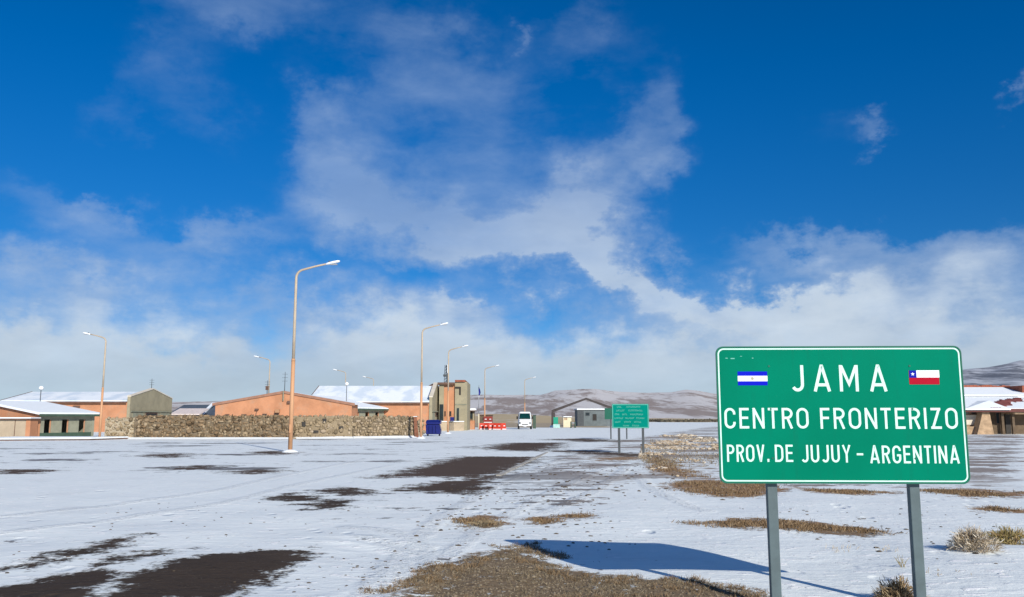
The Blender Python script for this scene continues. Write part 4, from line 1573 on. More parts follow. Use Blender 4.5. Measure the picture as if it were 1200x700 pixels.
def long_shed(pxl, pxr, Y0, Y1, py_e, py_r, label, win=True):
    x0, x1 = X(pxl, Y0), X(pxr, Y0)
    ze, zr = Z(py_e, Y0), Z(py_r, (Y0 + Y1) / 2)
    root = thing('long_building', ((x0 + x1) / 2, (Y0 + Y1) / 2, 0), label, 'building', 'orange buildings of the border post')
    w = MB()
    gable_x(w, x0, x1, Y0, Y1, ze, zr)
    w.build('wall', 'orange', root)
    # concrete gable end, a little proud, rising above the roof as a parapet
    ym = (Y0 + Y1) / 2
    g = MB().extrude([(Y0 - 0.15, -0.2), (Y1 + 0.15, -0.2), (Y1 + 0.15, ze + 0.55), (ym, zr + 0.5), (Y0 - 0.15, ze + 0.55)], 'x', x1 + 0.004, x1 + 0.35)
    g.build('gable_wall', 'olive', root)
    MB().extrude([(Y0 - 0.15, ze + 0.552), (ym, zr + 0.502), (Y1 + 0.15, ze + 0.552), (Y1 + 0.15, ze + 0.66), (ym, zr + 0.62), (Y0 - 0.15, ze + 0.66)], 'x', x1 - 0.05, x1 + 0.42).build('coping', 'pale', root)
    rf = roof_x(x0 - 0.6, x1, Y0, Y1, ze, zr, 0.16)
    rfo = rf.build('roof', 'snowroof', root)
    sl = (zr - ze) / (ym - Y0)
    MB().box(x0 - 0.6, x1, Y0 - 0.40, Y0 - 0.352, ze - sl * 0.35 - 0.14, ze - sl * 0.35 + 0.05).build('fascia', 'fascia', rfo)
    MB().extrude([(Y0 - 0.4, ze - sl * 0.4 - 0.05), (ym, zr - 0.05), (Y1, ze - 0.05), (Y1, ze + 0.22), (ym, zr + 0.22), (Y0 - 0.4, ze - sl * 0.4 + 0.22)], 'x', x0 - 0.68, x0 - 0.602).build('bargeboard', 'fascia', rfo)
    # gable features: ledge, louvre band and window
    MB().box(x1 + 0.351, x1 + 0.5, Y0, Y1, ze - 1.2, ze - 1.08).build('ledge', 'greygreen', root)
    window_x(root, x1 + 0.351, Y0 + 4.2, Y0 + 7.6, ze - 1.75, ze - 1.25)
    MB().box(x1 + 0.351, x1 + 0.40, Y0 + 0.6, Y0 + 3.4, ze - 2.4, ze - 1.3).build('panel', 'greygreen', root)
    MB().box(x1 + 0.351, x1 + 0.40, Y1 - 3.4, Y1 - 0.6, ze - 2.4, ze - 1.3).build('panel', 'greygreen', root)
    return root, x0, x1, ze, zr


b1, _, _, e1, r1 = long_shed(8, 149, 100, 112, 470.5, 461, 'long orange shed with snowy roof and olive gable end behind the porch building')
MB().box(X(85, 99.95), X(93, 99.95), 99.9, 99.99, Z(478.5, 100), Z(475.5, 100)).build('vent', 'fascia', b1)
b2, _, _, e2, r2 = long_shed(366, 503, 105, 117, 471, 454, 'long orange shed with broad snowy roof next to the tower')


def porch_block(pxc, Yc, ang_, Ls, Hg, py_e, py_apex, label, openings=True):
    """low gabled block turned to the camera: side wall with openings, orange gable"""
    a = R(ang_)
    vv = Vector((math.cos(a), math.sin(a), 0))
    uu = Vector((-math.sin(a), math.cos(a), 0))
    C = Vector((X(pxc, Yc), Yc, 0))
    ze = Z(py_e, Yc)
    zr = Z(py_apex, (C + uu * Hg).y)
    root = thing('porch_building', C, label, 'building', 'low porch buildings of the border post')

    def P(s, g, z):
        q = C + vv * s + uu * g
        return (q.x, q.y, z)
    # gable wall (thin) at s=0 and s=Ls, side wall with real openings
    for s0, nm, mt in ((0, 'gable_wall', 'orange'), (Ls - 0.25, 'gable_wall', 'greygreen')):
        prof = [(0.0, -0.2), (2 * Hg, -0.2), (2 * Hg, ze), (Hg, zr), (0.0, ze)]
        MB().prism([P(s0, g, z) for g, z in prof], [P(s0 + 0.25, g, z) for g, z in prof]).build(nm, mt, root)
    # side wall: plinth, lintel, piers
    def bar(s0, s1, z0, z1, g0, g1, nm, mt):
        return MB().prism([P(s0, g0, z0), P(s1, g0, z0), P(s1, g1, z0), P(s0, g1, z0)], [P(s0, g0, z1), P(s1, g0, z1), P(s1, g1, z1), P(s0, g1, z1)]).build(nm, mt, root)
    bar(0.26, Ls - 0.26, -0.2, 0.42, 0.02, 0.25, 'plinth', 'green_trim')
    bar(0.26, Ls - 0.26, ze - 0.42, ze - 0.05, 0.02, 0.25, 'lintel', 'greygreen')
    n = 3
    cell = (Ls - 0.52) / n
    for k in range(n):
        s0 = 0.26 + cell * k
        bar(s0, s0 + cell * 0.22, 0.421, ze - 0.421, 0.02, 0.25, 'pier', 'greygreen')
        bar(s0 + cell * 0.62, s0 + cell - 0.002, 0.421, ze - 0.421, 0.03, 0.25, 'pier', 'greygreen')
        bar(s0 + cell * 0.56, s0 + cell * 0.60, 0.421, ze - 0.421, 0.05, 0.12, 'door_frame', 'orange')
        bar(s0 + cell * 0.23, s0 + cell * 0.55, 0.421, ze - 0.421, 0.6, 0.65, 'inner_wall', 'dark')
    # roof slopes under snow
    sl = (zr - ze) / Hg
    ov = 0.45
    for sgn in (1, -1):
        prof = [(Hg - sgn * (Hg + ov), ze - sl * ov + 0.03), (Hg, zr + 0.03), (Hg, zr + 0.2), (Hg - sgn * (Hg + ov), ze - sl * ov + 0.2)]
        ro = MB().prism([P(-0.3, g, z) for g, z in prof], [P(Ls + 0.3, g, z) for g, z in prof]).build('roof', 'snow', root)
        if sgn == 1:
            g0 = -ov
            z0 = ze - sl * ov
            MB().prism([P(-0.3, g0 - 0.05, z0 - 0.1), P(Ls + 0.3, g0 - 0.05, z0 - 0.1), P(Ls + 0.3, g0 - 0.002, z0 - 0.1), P(-0.3, g0 - 0.002, z0 - 0.1)],
                       [P(-0.3, g0 - 0.05, z0 + 0.08), P(Ls + 0.3, g0 - 0.05, z0 + 0.08), P(Ls + 0.3, g0 - 0.002, z0 + 0.08), P(-0.3, g0 - 0.002, z0 + 0.08)]).build('fascia', 'green_trim', ro)
    return root, P, ze


pb, PP, zeA = porch_block(45, 68, 70, 5.6, 6.1, 485.5, 472, 'low porch building with snowy roof and three door openings')
pb2, _, _ = porch_block(412, 97.5, 70, 7.6, 6.0, 478.5, 465, 'low porch building with snowy roof half hidden behind the stone wall with dark holes')
# platform in front of the porch
px0, px1 = X(-30, 61.5, 515), X(113, 63.5, 515)
pf = thing('porch_platform', (px0, 62, 0), 'long low snow covered platform in front of the porch building', 'platform')
MB().prism([(px0, 60.6, -0.1), (px1, 62.6, -0.1), (px1 + 1.0, 66.5, -0.1), (px0, 66.5, -0.1)], [(px0, 60.6, 0.10), (px1, 62.6, 0.10), (px1 + 1.0, 66.5, 0.10), (px0, 66.5, 0.10)]).build('slab', 'fascia', pf)
MB().prism([(px0, 60.5, 0.101), (px1 + 0.05, 62.5, 0.101), (px1 + 1.0, 66.5, 0.101), (px0, 66.5, 0.101)], [(px0, 60.5, 0.20), (px1 + 0.05, 62.5, 0.20), (px1 + 1.0, 66.5, 0.20), (px0, 66.5, 0.20)]).build('snow_cover', 'snow', pf)
# low annex before the orange gable
ax0, ax1 = X(-60, 66.6), X(37, 66.6)
an = thing('low_annex', (ax1, 67, 0.2), 'low beige annex with flat snowy slab in front of the porch building gable', 'building')
MB().box(ax0, ax1 - 0.35, 66.6, 67.6, 0.15, Z(492, 66.6)).build('wall', 'beige', an)
MB().box(ax1 - 0.348, ax1, 66.55, 67.6, 0.15, Z(492, 66.6)).build('end_wall', 'orange', an)
MB().box(ax0 - 0.1, ax1 + 0.1, 66.4, 67.8, Z(492, 66.6) + 0.002, Z(491, 66.6) + 0.03).build('slab', 'fascia', an)
MB().box(ax0 - 0.1, ax1 + 0.1, 66.38, 67.8, Z(491, 66.6) + 0.032, Z(490, 66.6) + 0.05).build('snow_cover', 'snow', an)
MB().box(X(18, 66.55), X(18, 66.55) + 0.04, 66.57, 66.598, 0.2, Z(492.5, 66.6)).build('joint', 'fascia', an)

globe_lamp(46, 455, 78, 2.0, 'white globe lamp on a thin pole above the porch building roof')
globe_lamp(405.5, 450, 96, 2.0, 'white globe lamp on a thin pole before the broad snowy roof')

# orange gable building behind the stone wall
YG = 92
gx0, gx1 = X(252, YG), X(412, YG)
gxm = X(332, YG)
gze, gzr = Z(474, YG), Z(460, YG)
gb = thing('gable_building', (gxm, YG + 6, 0), 'wide orange gable building behind the dark stone wall', 'building', 'orange buildings of the border post')
MB().extrude([(gx0, -0.2), (gx1, -0.2), (gx1, gze), (gxm, gzr), (gx0, gze)], 'y', YG, YG + 3.6).build('wall', 'orange', gb)
sl = (gzr - gze) / (gxm - gx0)
for sgn, xe in ((-1, gx0), (1, gx1)):
    pr = [(xe + sgn * 0.3, gze - sl * 0.3 + 0.02), (gxm, gzr + 0.02), (gxm, gzr + 0.16), (xe + sgn * 0.3, gze - sl * 0.3 + 0.16)]
    r_ = MB().extrude(pr, 'y', YG - 0.02, YG + 3.8).build('roof', 'snowroof', gb)
    pr = [(xe + sgn * 0.32, gze - sl * 0.3 - 0.10), (gxm, gzr - 0.10), (gxm, gzr + 0.17), (xe + sgn * 0.32, gze - sl * 0.3 + 0.17)]
    MB().extrude(pr, 'y', YG - 0.12, YG - 0.022).build('bargeboard', mat('faded_rust_fascia', (0.30, 0.16, 0.11), 0.8), r_)
for pa, pb_, ya, yb in ((264, 269, 485.5, 488.5), (283, 289, 485.5, 488.5), (307.5, 313, 485, 488), (321, 327, 484.5, 488)):
    window(gb, X(pa, YG), X(pb_, YG), YG, Z(yb, YG), Z(ya, YG))
for pa, pb_, ya, yb in ((299, 303, 479, 481), (336.5, 340, 470, 473)):
    MB().box(X(pa, YG), X(pb_, YG), YG - 0.25, YG - 0.002, Z(yb, YG), Z(ya, YG)).build('vent', 'fascia', gb)
MB().tube([(X(301.5, YG), YG - 0.12, Z(481, YG)), (X(300, YG), YG - 0.12, Z(487, YG))], 0.035, 6).build('pipe', 'fascia', gb)
MB().box(X(323, YG), X(328, YG), YG - 0.3, YG - 0.002, Z(483.8, YG), Z(480, YG)).build('vent', mat('tan_vent', (0.36, 0.2, 0.11)), gb)
MB().tube([(X(331.5, YG), YG - 0.12, Z(470, YG)), (X(331.5, YG), YG - 0.12, Z(458.5, YG))], 0.07, 6).build('flue', 'greygreen', gb)


def mast(px, py0, py1, Yd, label, dish=False):
    x = X(px, Yd)
    z0, z1 = Z(py0, Yd), Z(py1, Yd)
    root = thing('antenna_mast', (x, Yd, z0), label, 'antenna', 'thin antenna masts on the roofs')
    MB().tube([(x, Yd, z0), (x, Yd, z1)], [0.05, 0.025], 6).build('mast', 'darksteel', root)
    for k in range(3):
        zq = z0 + (z1 - z0) * (0.55 + 0.17 * k)
        MB().tube([(x - 0.3, Yd, zq), (x + 0.3, Yd, zq)], 0.015, 5).build('rod', 'darksteel', root)
    if dish:
        MB().box(x - 0.16, x + 0.16, Yd - 0.12, Yd - 0.03, z0 + 0.5, z0 + 0.95).build('box', 'fascia', root)


mast(312, 462.5, 446, 97, 'short mast with a small box on the slope of the orange gable', True)
mast(332.5, 460, 436, 95, 'tall thin mast at the peak of the orange gable')
mast(175.8, 459.6, 444, 106, 'thin mast at the peak of the olive gable end')

# dark roofed house between the sheds
YD = 118
x0, x1 = X(198, YD), X(262, YD)
dh = thing('dark_roofed_house', ((x0 + x1) / 2, YD, 0), 'pale house with dark slate roof between the olive gable and the orange gable', 'building')
ze, zr = Z(487, YD), Z(474.5, YD + 6)
MB().box(x0, x1, YD, YD + 12, -0.2, ze).build('wall', 'pale', dh)
ro = MB().extrude([(YD - 0.4, ze + 0.004), (YD + 6, zr), (YD + 12.4, ze + 0.004)], 'x', x0 - 0.3, X(233, YD)).build('roof', 'slate', dh)
MB().extrude([(YD - 0.4, ze + 0.004), (YD + 6, zr + 0.1), (YD + 12.4, ze + 0.004)], 'x', X(233, YD) + 0.45, x1 + 0.4).build('roof', 'slate', dh)
MB().prism([(X(237, YD), YD - 0.6, ze + 0.05), (X(240.5, YD), YD - 0.6, ze + 0.05), (X(233.5, YD), YD + 6, zr + 0.12), (X(230, YD), YD + 6, zr + 0.12)],
           [(X(237, YD), YD - 0.6, ze + 0.25), (X(240.5, YD), YD - 0.6, ze + 0.25), (X(233.5, YD), YD + 6, zr + 0.3), (X(230, YD), YD + 6, zr + 0.3)]).build('valley_trim', 'snow', ro)
# lower pinkish lean-to roof
MB().extrude([(YD - 4, Z(486.5, YD - 4)), (YD - 0.62, Z(480, YD - 1)), (YD - 0.62, Z(480, YD - 1) + 0.15), (YD - 4, Z(486.5, YD - 4) + 0.15)], 'x', X(199, YD - 4), X(234, YD - 4)).build('lean_to_roof', mat('pinkish_snow_roof', (0.62, 0.54, 0.52), 0.8), dh)
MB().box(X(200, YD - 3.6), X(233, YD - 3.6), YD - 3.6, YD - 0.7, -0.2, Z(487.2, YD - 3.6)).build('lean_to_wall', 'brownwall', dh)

# ------------------------------------------------------------------ tower
YT = 112
tx = lambda p: X(p, YT)
tw = thing('tower_building', (tx(531), YT + 4, 0), 'orange and olive tower building with flat roof and rooftop antenna', 'building')
zt = Z(451, YT)
MB().box(tx(514.5), tx(520), YT - 0.2, YT + 8, -0.2, zt).build('side_pier', 'olive', tw)
MB().box(tx(520) + 0.003, tx(533), YT, YT + 8, -0.2, zt - 0.002).build('front_wall', 'orange', tw)
MB().box(tx(533) + 0.003, tx(547.5), YT - 0.25, YT + 8, -0.2, zt + 0.35).build('tower_wall', 'olive', tw)
MB().box(tx(512.8), tx(533) + 0.001, YT - 0.6, YT + 8.3, zt + 0.003, zt + 0.28).build('roof_slab', 'fascia', tw)
MB().box(tx(533) + 0.003, tx(545), YT - 0.5, YT + 8.3, zt + 0.353, zt + 0.6).build('roof_slab', 'redtile', tw)
ow = MB().box(tx(533.5), tx(540), YT - 0.34, YT - 0.252, Z(455.5, YT), Z(453.5, YT))
ow.box(tx(538.2), tx(540), YT - 0.34, YT - 0.252, Z(463, YT), Z(455.5, YT) - 0.001)
ow.build('window', 'dark', tw)  # flat dark L: window opening with its reveal shadow painted in
for a, c in ((519.6 + 1.2, 522.4), (526.5, 529)):
    window(tw, tx(a), tx(c), YT, Z(488, YT), Z(482, YT))
MB().box(tx(533.6), tx(547), YT - 0.32, YT - 0.252, Z(474.6, YT), Z(473.6, YT)).build('ledge', 'greygreen', tw)
window(tw, tx(535), tx(538.5), YT - 0.25, Z(498, YT), Z(478, YT), 'greygreen', 'glass')
MB().box(tx(515.2), tx(519.6), YT - 0.26, YT - 0.202, Z(493, YT), Z(474, YT)).build('panel', 'glass', tw)
MB().box(tx(513), tx(545), YT - 2.2, YT - 1.9, -0.1, Z(494.5, YT - 2)).build('front_wall', 'beige', tw)
MB().box(tx(513), tx(545), YT - 2.3, YT - 1.85, Z(494.5, YT - 2) + 0.002, Z(494.5, YT - 2) + 0.1).build('snow_cover', 'snow', tw)
# brownish roof behind
bh = thing('brown_roofed_house', (X(505, 126), 126, 0), 'brown gabled roof showing above the snowy shed beside the tower', 'building')
MB().extrude([(X(494, 126), -0.2), (X(517, 126), -0.2), (X(517, 126), Z(457, 126)), (X(507, 126), Z(450.5, 126)), (X(494, 126), Z(457, 126))], 'y', 126, 134).build('wall', mat('dusty_pink_wall', (0.36, 0.22, 0.17), 0.9), bh)
MB().extrude([(X(493, 126), Z(457.4, 126)), (X(507, 126), Z(450.4, 126)), (X(518, 126), Z(457.2, 126)), (X(518, 126), Z(456.6, 126)), (X(507, 126), Z(449.6, 126)), (X(493, 126), Z(456.8, 126))], 'y', 125.7, 134.3).build('roof', 'fascia', bh)
# antenna on the tower
ta = thing('rooftop_antenna', (tx(522), YT + 1, zt + 0.28), 'dark rooftop antenna with a white panel on top of the tower', 'antenna')
xa, ya = tx(521.5), YT + 1
z0, z1 = zt + 0.28, Z(428, YT + 1)
for dx, dy in ((-0.22, -0.18), (0.22, -0.18), (0, 0.22)):
    MB().tube([(xa + dx, ya + dy, z0), (xa + dx * 0.6, ya + dy * 0.6, z1)], 0.045, 6).build('leg', 'darksteel', ta)
br = MB()
for k in range(6):
    zq = z0 + (z1 - z0) * k / 6
    s0, s1 = 1 - 0.4 * k / 6, 1 - 0.4 * (k + 1) / 6
    zn = z0 + (z1 - z0) * (k + 1) / 6
    br.tube([(xa - 0.22 * s0, ya - 0.18 * s0, zq), (xa + 0.22 * s1, ya - 0.18 * s1, zn)], 0.03, 5)
    br.tube([(xa + 0.22 * s0, ya - 0.18 * s0, zq), (xa, ya + 0.22 * s1, zn)], 0.03, 5)
br.build('brace', 'darksteel', ta)
MB().box(xa - 0.35, xa + 0.3, ya - 0.3, ya + 0.25, Z(441, YT), Z(438.5, YT)).build('equipment_box', 'darksteel', ta)
bevel(MB().box(tx(523), tx(525.2), ya - 0.3, ya - 0.1, Z(437, YT), Z(427, YT)).build('antenna_panel', 'lamp_white', ta), 0.04)
MB().tube([(xa, ya - 0.1, Z(433, YT)), (tx(524), ya - 0.2, Z(433, YT))], 0.03, 5).build('bracket', 'darksteel', ta)
# blue notice on the front wall
bs = thing('notice_board', (X(530, YT - 2.6), YT - 2.6, 0), 'small blue notice board on posts in front of the tower', 'sign')
MB().box(X(527.5, YT - 2.6), X(532, YT - 2.6), YT - 2.64, YT - 2.6, Z(493.5, YT - 2.6), Z(489, YT - 2.6)).build('panel', 'bin_blue', bs)
for p in (528.3, 531.2):
    MB().box(X(p, YT - 2.6) - 0.03, X(p, YT - 2.6) + 0.03, YT - 2.598, YT - 2.55, -0.1, Z(489.5, YT - 2.6)).build('post', 'darksteel', bs)

# kiosk
YK = 121
kx = lambda p: X(p, YK)
kk = thing('kiosk', (kx(550), YK + 1, 0), 'small orange kiosk with a snow covered flat roof beside the tower', 'kiosk')
MB().box(kx(546), kx(556), YK, YK + 2.2, -0.1, Z(493, YK)).build('lower_wall', 'orange', kk)
for a, c in ((546.2, 547.6), (554, 555.6)):
    MB().box(kx(a), kx(c), YK + 0.02, YK + 0.3, Z(493, YK) + 0.002, Z(482, YK)).build('pillar', 'olive', kk)
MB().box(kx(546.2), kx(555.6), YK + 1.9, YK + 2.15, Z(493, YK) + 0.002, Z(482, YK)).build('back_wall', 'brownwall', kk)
MB().box(kx(547.7), kx(553.9), YK + 0.1, YK + 0.14, Z(491, YK), Z(483.5, YK)).build('glazing', 'glass', kk)
MB().box(kx(544.5), kx(557.5), YK - 0.6, YK + 2.6, Z(482, YK) + 0.002, Z(481, YK)).build('roof', 'fascia', kk)
MB().box(kx(544.5), kx(557.5), YK - 0.62, YK + 2.6, Z(481, YK) + 0.003, Z(478.8, YK)).build('snow_cover', 'snow', kk)

# flagpole with a limp blue flag
YF = 127
fx = X(561, YF)
fp = thing('flagpole', (fx, YF, 0), 'pale flagpole with a limp dark blue flag near the kiosk', 'flagpole')
MB().tube([(fx, YF, -0.1), (fx, YF, 2.2)], 0.09, 8).build('lower_pole', 'cream', fp, True)
MB().tube([(fx, YF, 2.2), (fx, YF, Z(451.5, YF))], [0.055, 0.03], 8).build('upper_pole', 'alu', fp, True)
fg = MB()
zs = [Z(q, YF) for q in (453.5, 455.5, 458, 460.5, 463)]
wd = [0.05, 0.16, 0.28, 0.32, 0.2]
secs = []
for z_, w_ in zip(zs, wd):
    secs.append([(fx + 0.05 + w_ * (k / 6) - 0.10, YF - 0.05 + 0.09 * math.sin(k * 1.9), z_ - 0.1 * (k % 2)) for k in range(7)] + [(fx + 0.05 + w_ * (k / 6) - 0.10, YF - 0.03 + 0.09 * math.sin(k * 1.9), z_ - 0.1 * (k % 2)) for k in range(6, -1, -1)])
fg.loft(secs)
fg.build('flag', 'flag_navy', fp)

# low dark hedge / wall behind the barriers
YH = 150
hw = thing('brown_hut', (X(568, YH), YH, 0), 'low brown hut behind the red barriers', 'hut')
MB().box(X(562, YH), X(577, YH), YH, YH + 3, -0.1, Z(487, YH)).build('wall', 'brownwall', hw)
MB().box(X(561.4, YH), X(577.6, YH), YH - 0.2, YH + 3.2, Z(487, YH) + 0.002, Z(486.2, YH)).build('roof', 'fascia', hw)
window(hw, X(565, YH), X(570, YH), YH, Z(493, YH), Z(489, YH), 'fascia', 'dark')

# red barriers
YB = 118


def barrier(x, y, z, rz, label, mtl):
    root = thing('road_barrier', (x, y, z), label, 'road barrier', 'red plastic road barriers by the kiosk')
    L = 0.62
    pr = [(-0.24, 0), (0.24, 0), (0.24, 0.2), (0.11, 0.42), (0.08, 0.9), (-0.08, 0.9), (-0.11, 0.42), (-0.24, 0.2)]
    mb = MB()
    mb.extrude([(a + y, c + z) for a, c in pr], 'x', x - L, x + L)
    bevel(mb.build('shell', mtl, root), 0.03)
    for sx_ in (-0.32, 0.32):
        MB().box(x + sx_ - 0.13, x + sx_ + 0.13, y - 0.15, y - 0.10, z + 0.48, z + 0.58).build('reflector', 'flag_white', root)
    MB().box(x - L + 0.05, x + L - 0.05, y - 0.27, y - 0.242, z + 0.04, z + 0.14).build('foot_band', 'flag_white', root)
    root.rotation_euler.z = R(rz)
    return root


BL = ['red barrier nearest the flagpole at the end of the row', 'red barrier second from the flagpole under the stacked dark ones', 'red barrier in the middle of the row by the kiosk', 'red barrier fourth from the flagpole, turned askew', 'red barrier at the minibus end of the row, turned askew']
for k, (p, dy, rz) in enumerate(((567, 2.0, 10), (572.5, 1.0, -15), (577.5, 0, 12), (583, -0.8, -22), (588, 0.4, 35))):
    barrier(X(p, YB + dy), YB + dy, 0, rz, BL[k], 'barrier_red')
barrier(X(569.5, YB + 1.9), YB + 2.9, 0.0, 4, 'dark red barrier standing behind the row near the flagpole', 'barrier_dark')
barrier(X(572, YB + 2.9), YB + 2.9, 0.903, -3, 'dark red barrier stacked on top behind the row', 'barrier_dark')
barrier(X(576.5, YB + 1.9), YB + 2.9, 0.0, -3, 'dark red barrier standing behind the middle of the row', 'barrier_dark')

# ------------------------------------------------------------------ blue container by the wall
YC = 77.5
cx0, cx1 = X(499.5, YC), X(517, YC)
cxm = (cx0 + cx1) / 2
bc = thing('waste_container', (cxm, YC, 0), 'dark blue wheeled waste container with rounded lid at the end of the stone wall', 'container')


def csec(y, hw_, z0, z1, slant):
    return [(cxm - hw_ * 0.94, y, z0), (cxm + hw_ * 1.02, y, z0), (cxm + hw_ * 1.06, y, z0 + 0.35), (cxm + hw_ * (1.0 - slant), y, z1 - 0.06), (cxm + hw_ * (0.88 - slant), y, z1), (cxm - hw_ * 0.88, y, z1), (cxm - hw_, y, z1 - 0.08)]


hw_ = (cx1 - cx0) / 2
MB().loft([csec(YC - 0.5, hw_ * 0.93, 0.16, 1.05, 0.12), csec(YC - 0.56, hw_ * 0.97, 0.2, 1.06, 0.12), csec(YC + 0.45, hw_ * 0.97, 0.16, 1.06, 0.12), csec(YC + 0.5, hw_ * 0.93, 0.2, 1.05, 0.12)]).build('body', 'bin_blue', bc)
MB().loft([csec(YC - 0.62, hw_ * 0.96, 1.063, 1.22, 0.15), csec(YC - 0.3, hw_ * 0.96, 1.063, 1.42, 0.2), csec(YC + 0.2, hw_ * 0.96, 1.063, 1.44, 0.2), csec(YC + 0.58, hw_ * 0.96, 1.063, 1.25, 0.15)]).build('lid', 'bin_blue', bc)
for dx in (-0.45, 0, 0.45):
    MB().box(cxm + dx * hw_ - 0.03, cxm + dx * hw_ + 0.03, YC - 0.62, YC - 0.575, 0.3, 0.95).build('rib', 'bin_blue', bc)
for dx in (-0.75, 0.8):
    for dy in (-0.4, 0.4):
        MB().disc((YC + dy, 0.09), 0.09, cxm + dx * hw_ - 0.03, cxm + dx * hw_ + 0.03, 12, 'x').build('wheel', 'rubber', bc)
MB().tube([(cxm - hw_ * 1.0, YC - 0.5, 0.98), (cxm - hw_ * 1.1, YC, 0.98), (cxm - hw_ * 1.0, YC + 0.4, 0.98)], 0.03, 6).build('handle', 'darksteel', bc)

# ------------------------------------------------------------------ white minibus
VY = 124.0
vx = X(615.2, VY)
mv = thing('minibus', (vx, VY + 2.6, 0), 'white minibus with dark windscreen driving towards the camera on the snow', 'minibus')


def vsec(y, hw0, hw1, z0, z1, r=0.16):
    """rounded body section: width hw0 at the waist, hw1 at the roof"""
    pts = [(-hw0 * 0.94, z0), (hw0 * 0.94, z0), (hw0, z0 + 0.2), (hw0, (z0 + z1) * 0.5)]
    pts += [(hw1, z1 - r), (hw1 - r * 0.35, z1 - r * 0.3), (hw1 - r, z1), (-hw1 + r, z1), (-hw1 + r * 0.35, z1 - r * 0.3), (-hw1, z1 - r)]
    pts += [(-hw0, (z0 + z1) * 0.5), (-hw0, z0 + 0.2)]
    return [(vx + a, y, c) for a, c in pts]


secs = [vsec(VY - 0.02, 0.80, 0.72, 0.52, 1.05, 0.1), vsec(VY + 0.12, 0.91, 0.82, 0.48, 1.22, 0.12), vsec(VY + 0.55, 0.95, 0.86, 0.47, 1.42, 0.14),
        vsec(VY + 1.1, 0.98, 0.84, 0.47, 2.25, 0.18), vsec(VY + 1.5, 0.98, 0.86, 0.47, 2.5, 0.22), vsec(VY + 4.9, 0.98, 0.86, 0.47, 2.52, 0.22), vsec(VY + 5.3, 0.95, 0.8, 0.4, 2.4, 0.22)]
MB().loft(secs).build('body', 'van_white', mv, False)
# windscreen lies on the raked front between bonnet and roof
wp = MB()
ws = [(-0.80, 0.56, 1.44), (0.80, 0.56, 1.44), (0.72, 1.06, 2.24), (-0.72, 1.06, 2.24)]
wp.prism([(vx + a, VY + y_ - 0.03, z_ + 0.02) for a, y_, z_ in ws], [(vx + a, VY + y_ + 0.03, z_ - 0.02) for a, y_, z_ in ws])
wp.build('windscreen', 'van_glass', mv)
for s_ in (-1, 1):
    for k in range(3):
        ya = VY + 1.35 + k * 1.2
        MB().prism([(vx + s_ * 0.985, ya, 1.5), (vx + s_ * 0.985, ya + 1.05, 1.5), (vx + s_ * 0.91, ya + 1.05, 2.12), (vx + s_ * 0.91, ya, 2.12)],
                   [(vx + s_ * 0.93, ya, 1.5), (vx + s_ * 0.93, ya + 1.05, 1.5), (vx + s_ * 0.85, ya + 1.05, 2.12), (vx + s_ * 0.85, ya, 2.12)]).build('side_window', 'van_glass', mv)
    MB().box(vx + s_ * 0.72 - 0.14, vx + s_ * 0.72 + 0.14, VY - 0.03, VY + 0.12, 0.78, 0.98).build('headlight', 'glass', mv)
    mr = MB().box(vx + s_ * 1.12 - 0.1, vx + s_ * 1.12 + 0.1, VY + 0.75, VY + 0.88, 1.45, 1.85).build('mirror', 'rubber', mv)
    MB().box(min(vx + s_ * 0.93, vx + s_ * 1.02), max(vx + s_ * 0.93, vx + s_ * 1.02), VY + 0.78, VY + 0.85, 1.5, 1.56).build('mirror_arm', 'rubber', mr)
    for yy in (VY + 0.75, VY + 4.2):
        wx = vx + s_ * 0.90
        wh = MB().disc((yy, 0.38), 0.38, min(wx - 0.11, wx + 0.11), max(wx - 0.11, wx + 0.11), 18, 'x').build('wheel', 'rubber', mv)
        xo = vx + s_ * 1.012
        MB().disc((yy, 0.38), 0.21, min(xo, xo + s_ * 0.02), max(xo, xo + s_ * 0.02), 14, 'x').build('rim', 'alu', wh)
bevel(MB().box(vx - 0.9, vx + 0.9, VY - 0.12, VY + 0.1, 0.46, 0.62).build('bumper', 'van_white', mv), 0.04)
MB().box(vx - 0.45, vx + 0.45, VY - 0.04, VY + 0.06, 0.64, 0.76).build('grille', 'rubber', mv)
MB().box(vx - 0.2, vx + 0.2, VY - 0.135, VY - 0.121, 0.49, 0.59).build('number_plate', 'flag_white', mv)
for s_ in (-0.35, 0.3):
    MB().tube([(vx + s_, VY + 0.53, 1.49), (vx + s_ * 0.3, VY + 0.66, 1.75)], 0.012, 5).build('wiper', 'rubber', mv)
# dark roadside box behind the minibus
pbx = thing('signal_box', (X(626.3, 131), 131, 0), 'dark upright cabinet standing just behind the minibus', 'cabinet')
bevel(MB().box(X(624.6, 131), X(628, 131), 131, 131.5, -0.05, Z(487, 131)).build('case', 'green_trim', pbx), 0.03)
MB().box(X(624.3, 131), X(628.3, 131), 130.95, 131.55, Z(487, 131) + 0.002, Z(486.3, 131)).build('lid', 'darksteel', pbx)

